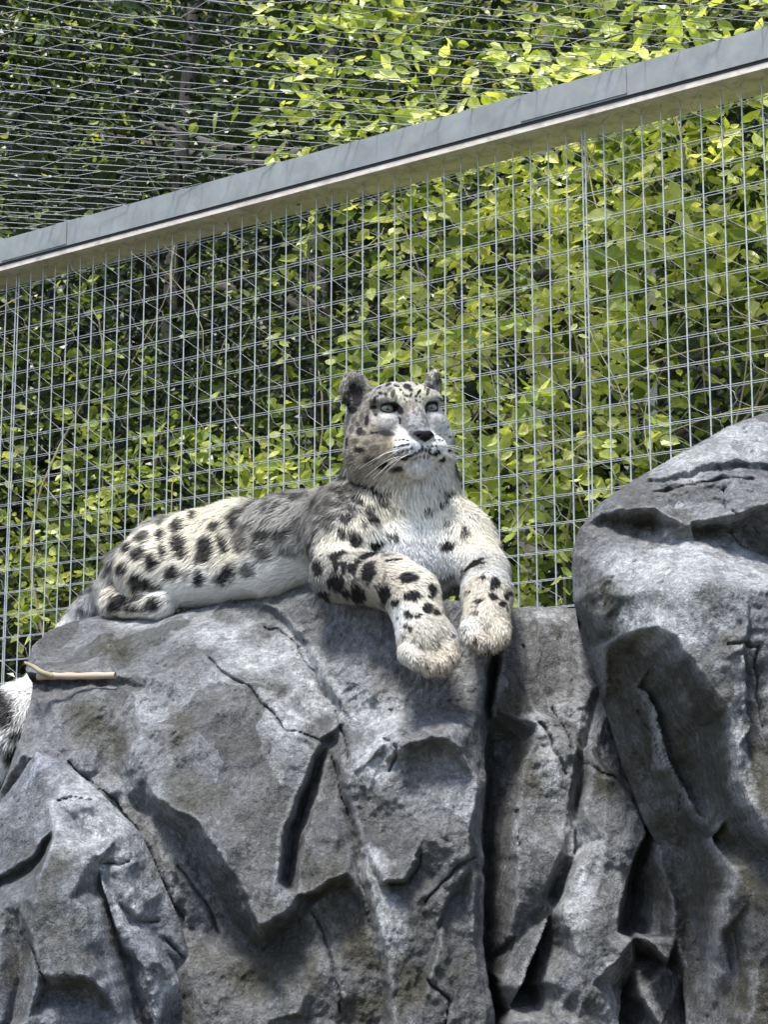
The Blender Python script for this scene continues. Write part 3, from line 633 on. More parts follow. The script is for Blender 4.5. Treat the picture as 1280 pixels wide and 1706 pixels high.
B_lines = [
 [(1000, 853, 3.05), (1040, 850, 3.01), (1090, 852, 2.98), (1115, 868, 2.97), (1150, 874, 2.96), (1215, 864, 2.95), (1285, 838, 2.96), (1400, 800, 3.0)],
 [(1012, 866, 3.07), (1040, 880, 3.06), (1090, 886, 3.055), (1150, 892, 3.05), (1215, 888, 3.05), (1250, 905, 3.05), (1290, 935, 3.05), (1400, 930, 3.0)],
 [(1100, 800, 3.09), (1160, 782, 3.10), (1230, 768, 3.10), (1290, 770, 3.09)], [(1105, 810, 3.10), (1160, 795, 3.11), (1230, 780, 3.12), (1290, 782, 3.10)], [(1215, 800, 3.06), (1218, 840, 3.0)],
 [(1020, 905, 3.01), (1090, 905, 3.01), (1150, 903, 3.01), (1230, 918, 3.01), (1290, 945, 3.01)],
 [(1035, 985, 2.89), (1090, 985, 2.86), (1130, 974, 2.85), (1190, 978, 2.84), (1250, 988, 2.83), (1290, 985, 2.83), (1400, 985, 2.8)],
 [(985, 930, 3.0), (992, 980, 2.96), (1005, 1030, 2.95), (1022, 1058, 2.96)], [(1010, 1075, 2.98), (1045, 1055, 2.90), (1095, 1045, 2.84), (1125, 1065, 2.82), (1175, 1125, 2.80), (1218, 1180, 2.79), (1232, 1250, 2.79), (1250, 1340, 2.79), (1285, 1400, 2.78), (1400, 1450, 2.7)],
 [(1018, 1095, 3.02), (1050, 1090, 2.99), (1090, 1110, 2.96), (1130, 1180, 2.94), (1160, 1230, 2.95), (1190, 1300, 2.93), (1215, 1360, 2.92), (1290, 1440, 2.88)],
 [(1040, 1130, 3.04), (1075, 1230, 3.06), (1110, 1330, 3.07), (1145, 1420, 3.10), (1160, 1530, 3.10)], [(1060, 1150, 3.015), (1095, 1230, 3.015), (1130, 1310, 3.015), (1170, 1400, 3.02), (1178, 1500, 3.04), (1175, 1700, 3.03)],
 [(1085, 1160, 2.98), (1115, 1240, 2.96), (1150, 1320, 2.96), (1195, 1390, 2.94), (1215, 1450, 2.90), (1200, 1550, 2.93)], [(1075, 1150, 3.02), (1106, 1240, 3.03), (1140, 1318, 3.035), (1185, 1400, 3.01)],
 [(1232, 1095, 2.81), (1238, 1150, 2.81), (1242, 1215, 2.81)], [(1240, 1095, 2.78), (1246, 1150, 2.78), (1250, 1215, 2.78)], [(1236, 1095, 2.84), (1242, 1150, 2.85), (1246, 1215, 2.84)],
 [(1250, 1500, 2.88), (1270, 1600, 2.86), (1250, 1700, 2.88)], [(1215, 1560, 2.96), (1225, 1640, 2.95)], [(1190, 1095, 2.81), (1235, 1085, 2.80)],
]
rock('boulder', 'large grey boulder at the right edge with a pale top and dark undercut left side', B_out, B_lines, M_rockB, .0026, 40, .005, facet=.8, moss_shade=[(.07, (1050, 1130, 3.0), (1100, 1260, 3.0), (1160, 1400, 3.0), (1180, 1550, 3.0)), (.07, (1130, 1140, 2.95), (1200, 1300, 2.95), (1230, 1500, 2.9)), (.03, (1050, 868, 3.05), (1120, 885, 3.05)), (.04, (1000, 1000, 2.95), (1010, 1040, 2.95)), (.07, (1240, 1640, 2.9))],  # undercut dark patches: part browner rock and algae, part painted shade
 lime_light=[(.06, (1070, 945, 2.95), (1260, 945, 2.95)), (.012, (1232, 1110, 2.8), (1236, 1250, 2.8), (1246, 1330, 2.8)), (.05, (1100, 780, 3.1), (1250, 740, 3.1)), (.03, (1060, 1030, 2.88), (1140, 1070, 2.85)), (.008, (1090, 1180, 3.0), (1110, 1270, 3.0))], cracks=[[(*p, 2.95) for p in q] for q in (
 [(1105, 800), (1160, 788), (1230, 775), (1280, 778)], [(1190, 1092), (1235, 1096), (1240, 1150), (1245, 1220)], [(1216, 798), (1222, 820), (1212, 850)], [(1080, 1180), (1120, 1260), (1160, 1330)], [(1270, 900), (1240, 880), (1225, 850)], [(1100, 1200), (1140, 1290), (1150, 1340)])])
C_out = [(60, 1247, 3.28), (110, 1270, 3.24), (170, 1322, 3.18), (232, 1384, 3.14), (252, 1425, 3.14), (275, 1480, 3.14), (300, 1535, 3.14), (318, 1600, 3.14), (345, 1618, 3.14), (352, 1706, 3.14), (360, 1900, 3.1), (-160, 1900, 2.9), (-160, 1450, 3.2), (-20, 1355, 3.28), (8, 1325, 3.3), (36, 1285, 3.3)]
C_lines = [
 [(78, 1322, 3.20), (105, 1352, 3.15), (135, 1395, 3.12), (172, 1440, 3.09), (190, 1490, 3.08), (215, 1550, 3.06), (240, 1610, 3.05), (262, 1706, 3.04), (270, 1850, 3.0)],
 [(95, 1310, 3.19), (150, 1345, 3.12), (190, 1400, 3.09), (215, 1440, 3.08), (235, 1520, 3.07), (265, 1600, 3.06)], [(170, 1440, 3.09), (215, 1437, 3.09)], [(225, 1532, 3.10), (255, 1530, 3.11), (280, 1545, 3.12)],
 [(82, 1384, 3.10), (60, 1412, 3.12), (35, 1435, 3.14), (8, 1458, 3.16), (-60, 1480, 3.15)], [(76, 1404, 3.15), (55, 1440, 3.17), (30, 1460, 3.19), (0, 1475, 3.20)],
 [(85, 1396, 3.06), (72, 1440, 3.02), (60, 1490, 3.0), (52, 1550, 2.98), (60, 1620, 2.96), (40, 1700, 2.95)], [(118, 1402, 3.06), (160, 1430, 3.05), (172, 1470, 3.05), (186, 1520, 3.05), (208, 1570, 3.06)],
 [(176, 1480, 3.12), (192, 1540, 3.12), (212, 1600, 3.12), (235, 1700, 3.12)], [(165, 1530, 3.02), (185, 1600, 3.02), (205, 1700, 3.0)], [(110, 1500, 2.98), (120, 1580, 2.97)],
 [(70, 1640, 2.98), (95, 1622, 2.95), (140, 1620, 2.95), (175, 1650, 2.97)], [(78, 1660, 3.01), (100, 1645, 3.0), (140, 1642, 3.0), (170, 1668, 3.01)], [(0, 1520, 3.06), (-10, 1600, 3.0), (0, 1700, 2.98)], [(20, 1500, 3.08), (25, 1600, 3.05), (15, 1700, 3.02)],
 [(300, 1620, 3.16), (310, 1706, 3.12)], [(262, 1560, 3.12), (285, 1640, 3.10), (290, 1706, 3.1)],
]
rock('rock_slab', 'pale blue-grey sloping rock slab at the lower left below the hanging tail', C_out, C_lines, M_rockC, .0026, 80, .005, moss_shade=[(.08, (80, 1450, 3.0), (60, 1600, 3.0)), (.05, (130, 1640, 3.0))],
 lime_light=[(.06, (120, 1330, 3.15), (200, 1420, 3.1), (235, 1500, 3.1)), (.02, (100, 1370, 3.1), (180, 1450, 3.1)), (.04, (280, 1640, 3.1))], cracks=[[(*p, 3.08) for p in q] for q in (
 [(165, 1440), (215, 1437)], [(225, 1534), (260, 1531)], [(60, 1580), (90, 1620), (75, 1670)], [(85, 1330), (110, 1326), (140, 1335)], [(270, 1560), (300, 1600)])])
# ---------------------------------------------------------------- stick on the ledge
st = thing('stick', 'short pale peeled stick lying on the left end of the rock ledge', 'stick', tuple(W(110, 1126, 3.37)))
p = np.array([W(62, 1127, 3.385), W(90, 1126, 3.38), W(130, 1126, 3.375), W(192, 1125, 3.36)]); p = spline(p, 4)
V, Fc = tubes([(p, .0062*(1+.10*np.sin(np.arange(len(p))*2.1)))], 0, 10); child('shaft', mesh_np('shaft', V, Fc), M_stick, st)
p = spline(np.array([W(86, 1126, 3.375), W(70, 1120, 3.37), W(55, 1110, 3.38), W(42, 1104, 3.4)]), 5)
V, Fc = tubes([(p, np.linspace(.0055, .003, len(p)))], 0, 8); child('side_twig', mesh_np('side_twig', V, Fc), M_twig, st)
# ---------------------------------------------------------------- snow leopard: distance field -> one continuous body
PR = []      # (kind, params, blend k, op)
def px(p): return W(*p)
def cone(a, ra, b, rb, k=.03, op='add'): PR.append(('cone', (np.asarray(a, float), ra, np.asarray(b, float), rb), k, op))
def ell(c, r, Rm=None, k=.03, op='add'): PR.append(('ell', (np.asarray(c, float), np.asarray(r, float), np.eye(3) if Rm is None else Rm), k, op))
def prim(p, kind, a):
    if kind == 'cone':
        A, ra, B, rb = a; ba = B-A; pa = p-A
        h = np.clip((pa@ba)/(ba@ba), 0, 1); return np.linalg.norm(pa-h[..., None]*ba, axis=-1)-(ra+(rb-ra)*h)
    c, r, Rm = a; q = (p-c)@Rm; k0 = np.linalg.norm(q/r, axis=-1); k1 = np.linalg.norm(q/(r*r), axis=-1)
    return k0*(k0-1)/np.maximum(k1, 1e-6)
def smin(a, b, k):
    h = np.maximum(k-np.abs(a-b), 0)/k; return np.minimum(a, b)-h*h*k*.25
def combine(d, v, k, op):
    return smin(d, v, k) if op == 'add' else -smin(-d, v, k)
def sdf(p):
    d = np.full(p.shape[:-1], 1.0)
    for kind, a, k, op in PR: d = combine(d, prim(p, kind, a), k, op)
    return d
# torso
cone(px((285, 936, 3.80)), .090, px((400, 914, 3.66)), .083, .04)
cone(px((400, 914, 3.66)), .083, px((490, 900, 3.54)), .078, .04)
cone(px((490, 900, 3.54)), .078, px((590, 885, 3.44)), .092, .04)
ell(px((268, 948, 3.72)), (.086, .085, .074), None, .03)
ell(px((330, 915, 3.68)), (.075, .06, .070), None, .02)                      # haunch
cone(px((222, 962, 3.84)), .066, px((200, 985, 3.84)), .048, .04)            # rump
cone(px((196, 1000, 3.74)), .027, px((268, 1006, 3.66)), .023, .010)          # hind paw
cone(px((330, 960, 3.66)), .050, px((450, 945, 3.54)), .045, .05)            # belly
# tail: behind the crest of the ledge, then hanging at the left
tl = spline([px((200, 985, 3.86)), px((150, 1030, 3.93)), px((110, 1105, 3.92)), px((70, 1175, 3.84)), px((30, 1196, 3.78)), px((4, 1245, 3.76)), px((-14, 1310, 3.78)), px((-20, 1370, 3.8))], 3)
for i in range(len(tl)-1):
    s = i/(len(tl)-1); r0 = .030+.026*min(1, s*1.6); cone(tl[i], r0, tl[i+1], r0+.002, .02)
# chest, shoulders, neck
cone(px((655, 895, 3.44)), .118, px((668, 815, 3.42)), .094, .04)
cone(px((666, 815, 3.42)), .096, px((662, 745, 3.40)), .088, .03)
ell(px((690, 935, 3.38)), (.085, .07, .075), None, .04)
ell(px((576, 893, 3.38)), (.060, .075, .085), None, .035)                     # near shoulder
ell(px((760, 905, 3.40)), (.048, .07, .080), None, .035)
# near arm: elbow on the rock, forearm across, paw hanging
cone(px((574, 905, 3.34)), .058, px((566, 955, 3.31)), .046, .03)
cone(px((562, 958, 3.30)), .044, px((650, 968, 3.24)), .043, .025)
cone(px((650, 968, 3.24)), .043, px((688, 990, 3.20)), .042, .02)
cone(px((686, 990, 3.20)), .040, px((708, 1062, 3.165)), .043, .02)
ell(px((717, 1078, 3.155)), (.047, .034, .044), None, .02)
for (a, b) in (((684, 1088), (695, 1098)), ((703, 1097), (714, 1109)), ((726, 1098), (735, 1108)), ((744, 1084), (749, 1096))):
    cone(px((*a, 3.135)), .0195, px((*b, 3.126)), .0165, .004)
# far arm
cone(px((780, 905, 3.38)), .050, px((808, 958, 3.31)), .040, .03)
cone(px((808, 955, 3.31)), .038, px((812, 990, 3.23)), .040, .02)
cone(px((812, 990, 3.22)), .038, px((810, 1045, 3.185)), .038, .02)
ell(px((810, 1050, 3.175)), (.038, .032, .036), None, .015)
for (a, b) in (((784, 1050), (788, 1062)), ((799, 1061), (803, 1072)), ((817, 1061), (820, 1072)), ((833, 1048), (835, 1061))):
    cone(px((*a, 3.155)), .0175, px((*b, 3.147)), .0155, .004)
for q_ in (((697, 1075), (706, 1120)), ((719, 1085), (730, 1125)), ((741, 1080), (752, 1112))):
    cone(px((*q_[0], 3.112)), .0022, px((*q_[1], 3.112)), .0038, .008, 'sub')
for q_ in (((785, 1050), (790, 1085)), ((806, 1052), (808, 1090)), ((824, 1046), (828, 1078))):
    cone(px((*q_[0], 3.132)), .0020, px((*q_[1], 3.132)), .0034, .008, 'sub')
# head
yaw, pit, rol = R(24), R(-6), R(7)
f_ = np.array((math.sin(yaw)*math.cos(pit), -math.cos(yaw)*math.cos(pit), math.sin(pit))); r_0 = norm(np.cross(np.array((0, 0, 1.)), f_))*1.0
if r_0[0] < 0: r_0 = -r_0
u_0 = norm(np.cross(f_, r_0)); u_0 = u_0 if u_0[2] > 0 else -u_0
rr = r_0*math.cos(rol)+u_0*math.sin(rol); uu = u_0*math.cos(rol)-r_0*math.sin(rol)
HM = np.stack([rr, f_, uu], 1)        # columns = local axes
HC = px((686, 679, 3.295))-HM@np.array((0, .062, .021))
def hp(x, y, z): return HC+HM@np.array((x, y, z))
def hell(c, r, k=.015, op='add', rot=None): ell(hp(*c), r, HM if rot is None else HM@rot, k, op)
hell((0, -.022, .012), (.082, .085, .060), .03)
hell((0, .026, .038), (.056, .042, .032), .02)
for s in (-1, 1):
    hell((s*.053, .002, -.040), (.048, .058, .052), .02)          # cheek ruff
    hell((s*.042, .046, .037), (.026, .017, .011), .020)           # brow
    hell((s*.045, .036, -.006), (.028, .030, .024), .018)          # cheekbone
    hell((s*.0235, .085, -.053), (.0265, .025, .0200), .008)        # whisker pad
hell((0, -.01, -.062), (.076, .06, .047), .03)
cone(hp(0, .040, .034), .027, hp(0, .084, -.029), .0215, .012)      # bridge of the nose
hell((0, .058, -.045), (.043, .036, .034), .018)
hell((0, .070, -.077), (.0225, .021, .015), .010)                 # chin
cone(hp(0, .02, -.065), .042, hp(0, .054, -.070), .026, .02)
hell((0, .1030, -.0345), (.0205, .0090, .0110), .004)                # nose leather
hell((0, .118, -.0535), (.0014, .012, .010), .003, 'sub')
for s in (-1, 1):
    hell((s*.019, .108, -.0725), (.021, .018, .0022), .004, 'sub', np.array([[1, 0, -.38*s], [0, 1, 0], [.38*s, 0, 1]])/1.07)
    hell((s*.0120, .1120, -.0345), (.0035, .006, .0026), .002, 'sub')  # nostril
EY = []
for s in (-1, 1):
    ys = np.linspace(.03, .10, 141); pl = hp(0, 0, 0)+np.stack([np.full(141, s*.0425), ys, np.full(141, .0190)], 1)@HM.T
    ysurf = ys[np.where(sdf(pl) < 0)[0].max()]
    ec = (s*.0425, float(ysurf), .0210); EY.append(ec)
    hell((ec[0], ec[1]+.001, ec[2]), (.0155, .012, .0066), .002, 'sub', np.array([[1, 0, -.12*s], [0, 1, 0], [.12*s, 0, 1]])/1.007)
# ears: cupped, the near one turned aside
def ear(s, c, tip, wd, tw):
    c = np.array(c); tip = np.array(tip); ax = norm(tip-c); fw = norm(np.array((tw, 1, 0))); sd = norm(np.cross(ax, fw)); fw = np.cross(sd, ax)
    Rm = HM@np.stack([sd, fw, ax], 1); mid = (c+tip)/2; h = np.linalg.norm(tip-c)/2
    ell(hp(*mid), (wd, .013, h*1.25), Rm, .014)
    ell(hp(*(mid+fw*.013+ax*.004)), (wd*.74, .013, h*.98), Rm, .005, 'sub')
ear(-1, (-.062, -.020, .034), (-.074, -.024, .090), .029, -.10)
ear(1, (.082, -.030, .046), (.100, -.034, .094), .021, .7)
# grid
H = .005; lo = np.array([9., 9, 9]); hi = -lo
for kind, a, k, op in PR:
    if op == 'sub': continue
    c = [(a[0], a[1]), (a[2], a[3])] if kind == 'cone' else [(a[0], a[1].max())]
    for q, r in c: lo = np.minimum(lo, q-r); hi = np.maximum(hi, q+r)
lo -= .03; hi += .03; n = np.ceil((hi-lo)/H).astype(int)
ax_ = [lo[i]+H*np.arange(n[i]) for i in range(3)]
Dg = np.full(tuple(n), .2, np.float32)
for kind, a, k, op in PR:
    if kind == 'cone': c0 = np.minimum(a[0]-a[1], a[2]-a[3]); c1 = np.maximum(a[0]+a[1], a[2]+a[3])
    else: c0 = a[0]-a[1].max(); c1 = a[0]+a[1].max()
    i0 = np.clip(((c0-k-.015-lo)/H).astype(int), 0, n-1); i1 = np.clip(((c1+k+.015-lo)/H).astype(int)+2, 1, n)
    sl = tuple(slice(i0[i], i1[i]) for i in range(3))
    gp = np.stack(np.meshgrid(*[ax_[i][sl[i]] for i in range(3)], indexing='ij'), -1)
    Dg[sl] = combine(Dg[sl], prim(gp, kind, a), k, op)
ins = Dg < 0
def cs(A, i, j, k): return A[i:A.shape[0]-1+i, j:A.shape[1]-1+j, k:A.shape[2]-1+k]
cnt = sum(cs(ins, i, j, k).astype(np.int8) for i in (0, 1) for j in (0, 1) for k in (0, 1))
cell = np.argwhere((cnt > 0) & (cnt < 8)); cid = np.full(tuple(n-1), -1, np.int64); cid[tuple(cell.T)] = np.arange(len(cell))
acc = np.zeros((len(cell), 3)); cn = np.zeros(len(cell))
cor = [(i, j, k) for i in (0, 1) for j in (0, 1) for k in (0, 1)]
for a in cor:
    for b in cor:
        if a < b and sum(abs(np.subtract(a, b))) == 1:
            va = Dg[tuple((cell+a).T)]; vb = Dg[tuple((cell+b).T)]; m = (va < 0) != (vb < 0)
            t = (va[m]/(va[m]-vb[m]))[:, None]; acc[m] += np.array(a)+t*(np.array(b)-np.array(a)); cn[m] += 1
BV = lo+H*(cell+acc/cn[:, None])
quads = []
for axn in range(3):
    o1, o2 = [i for i in range(3) if i != axn]
    s0 = [slice(None)]*3; s1 = [slice(None)]*3; s0[axn] = slice(0, -1); s1[axn] = slice(1, None)
    ch = np.argwhere(ins[tuple(s0)] != ins[tuple(s1)])
    ch = ch[(ch[:, o1] > 0) & (ch[:, o2] > 0) & (ch[:, o1] < n[o1]-1) & (ch[:, o2] < n[o2]-1)]
    d1 = np.zeros(3, int); d1[o1] = 1; d2 = np.zeros(3, int); d2[o2] = 1
    q = np.stack([cid[tuple((ch-x).T)] for x in (d1+d2, d2, 0*d1, d1)], 1)
    fl = ins[tuple(ch.T)]
    if axn == 1: fl = ~fl
    q[~fl] = q[~fl][:, ::-1]; quads.append(q)
quads = np.concatenate(quads); quads = quads[(quads >= 0).all(1)]
import bmesh
me = mesh_np('body', BV, [quads])
bmx = bmesh.new(); bmx.from_mesh(me); bmx.faces.ensure_lookup_table()
# keep the main shell only
seen = set(); bestc = []
for v in bmx.verts:
    if v.index in seen: continue
    stack = [v]; comp = []; seen.add(v.index)
    while stack:
        x = stack.pop(); comp.append(x)
        for e_ in x.link_edges:
            y = e_.other_vert(x)
            if y.index not in seen: seen.add(y.index); stack.append(y)
    if len(comp) > len(bestc):
        bestc, comp = comp, bestc
    if comp: [setattr(q, 'tag', True) for q in comp]
dead = [v for v in bmx.verts if v.tag]
if dead: bmesh.ops.delete(bmx, geom=dead, context='VERTS')
hc = Vector(hp(0, .03, -.02))
ed_ = set()
for f in bmx.faces:
    if (f.calc_center_median()-hc).length < .105:
        for e_ in f.edges: ed_.add(e_)
bmesh.ops.subdivide_edges(bmx, edges=list(ed_), cuts=3, use_grid_fill=True)
bmx.to_mesh(me); bmx.free(); me.update()
BV = np.zeros(len(me.vertices)*3); me.vertices.foreach_get('co', BV); BV = BV.reshape(-1, 3)
def grad(p, h=.0008):
    g_ = np.zeros_like(p)
    for i in range(3):
        d = np.zeros(3); d[i] = h; g_[:, i] = sdf(p+d)-sdf(p-d)
    return norm(g_)
hm = np.linalg.norm(BV-np.array(hc), axis=1) < .12
for _ in range(2):
    q = BV[hm]; d = sdf(q); BV[hm] = q-grad(q)*np.clip(d, -.003, .003)[:, None]
me.vertices.foreach_set('co', BV.astype(np.float32).ravel()); me.update()
me.polygons.foreach_set('use_smooth', np.ones(len(me.polygons), bool))
# check the winding
NM = np.zeros(len(me.vertices)*3); me.vertex_normals.foreach_get('vector', NM); NM = NM.reshape(-1, 3)
if (NM[::50]*grad(BV[::50])).sum(1).mean() < 0: me.flip_normals(); NM = -NM
bvh = BVHTree.FromPolygons([Vector(v) for v in BV], [tuple(p.vertices) for p in me.polygons])
CAM = Vector((0, 0, EYE))
def hit(x, y):
    d = (Vector(W(x, y, 1.0))-CAM).normalized(); h = bvh.ray_cast(CAM, d)
    return None if h[0] is None else np.array(h[0])
VU = np.array((0, -SP, CP)); VR = np.array((1., 0, 0)); VF = np.array((0, CP, SP))
# base coat colours, soft blobs: px, py, radius px, colour
CREAM = (.82, .78, .66); WHITE = (.88, .88, .87); GREY = (.34, .335, .31); YEL = (.80, .75, .60); DGREY = (.20, .19, .17); BUFF = (.64, .61, .53); BLK = (.022, .021, .022)
BASE = [(300, 900, 60, YEL), (340, 880, 50, YEL), (390, 910, 45, YEL), (250, 920, 45, CREAM), (300, 990, 60, WHITE), (360, 985, 40, WHITE), (230, 985, 40, CREAM), (200, 960, 30, BUFF), (180, 1000, 25, BUFF), (222, 1003, 10, (.50, .44, .42)),
 (430, 845, 40, GREY), (480, 850, 45, GREY), (450, 890, 35, GREY), (520, 860, 45, DGREY), (500, 900, 35, GREY), (350, 843, 25, GREY), (410, 860, 25, GREY), (490, 950, 35, WHITE), (440, 960, 30, WHITE), (395, 975, 25, WHITE),
 (560, 825, 35, DGREY), (545, 860, 30, GREY), (600, 830, 25, GREY), (640, 850, 25, YEL), (620, 830, 20, YEL), (600, 880, 30, CREAM), (560, 900, 25, CREAM), (545, 950, 40, GREY), (600, 950, 40, (.50, .47, .41)), (650, 960, 35, (.55, .50, .42)), (680, 945, 25, CREAM), (700, 985, 35, CREAM),
 (700, 900, 60, WHITE), (690, 850, 40, (.84, .83, .74)), (740, 850, 35, CREAM), (640, 900, 30, WHITE), (790, 890, 30, CREAM), (730, 960, 35, (.70, .71, .68)), (780, 945, 30, (.62, .62, .58)), (640, 800, 30, (.55, .52, .44)), (600, 790, 30, (.42, .40, .34)), (740, 800, 30, (.72, .70, .62)),
 (700, 1060, 45, BUFF), (725, 1100, 35, (.68, .60, .48)), (665, 1030, 22, WHITE), (680, 1085, 18, (.78, .76, .70)), (810, 1040, 35, (.70, .64, .54)), (775, 1040, 18, WHITE), (800, 985, 18, (.72, .66, .56)), (845, 1000, 15, CREAM), (805, 1075, 25, (.64, .57, .46)),
 (690, 645, 25, (.50, .49, .43)), (668, 662, 12, (.78, .76, .60)), (702, 655, 10, (.80, .78, .60)), (640, 650, 20, (.44, .43, .38)), (610, 690, 20, (.36, .34, .29)), (640, 705, 16, (.58, .57, .54)), (620, 720, 20, (.45, .40, .32)), (600, 750, 25, (.62, .56, .44)), (640, 740, 16, (.58, .50, .38)), (690, 698, 14, (.36, .36, .36)), (698, 711, 13, (.25, .26, .28)), (680, 682, 10, (.46, .42, .36)), (706, 704, 9, (.30, .30, .31)),
 (665, 728, 10, (.82, .76, .70)), (670, 748, 12, WHITE), (730, 735, 14, WHITE), (735, 700, 20, (.56, .56, .55)), (755, 720, 15, (.80, .80, .78)), (742, 690, 12, (.55, .55, .53)), (738, 715, 10, (.66, .66, .65)), (590, 720, 18, (.40, .37, .31)), (600, 770, 20, (.55, .50, .42)), (700, 772, 22, (.93, .95, .97)), (650, 790, 25, (.68, .62, .52)), (725, 795, 25, (.82, .82, .78)), (595, 640, 18, (.33, .31, .27)), (730, 625, 16, (.50, .48, .42)),
 (20, 1190, 40, (.88, .89, .88)), (40, 1160, 30, WHITE), (10, 1270, 40, (.82, .84, .84)), (150, 1015, 20, (.6, .6, .62))]
bc = [(hit(x, y), r, c) for x, y, r, c in BASE]; bc = [(p, r*np.linalg.norm(p-np.array(CAM))/F, np.array(c)) for p, r, c in bc if p is not None]
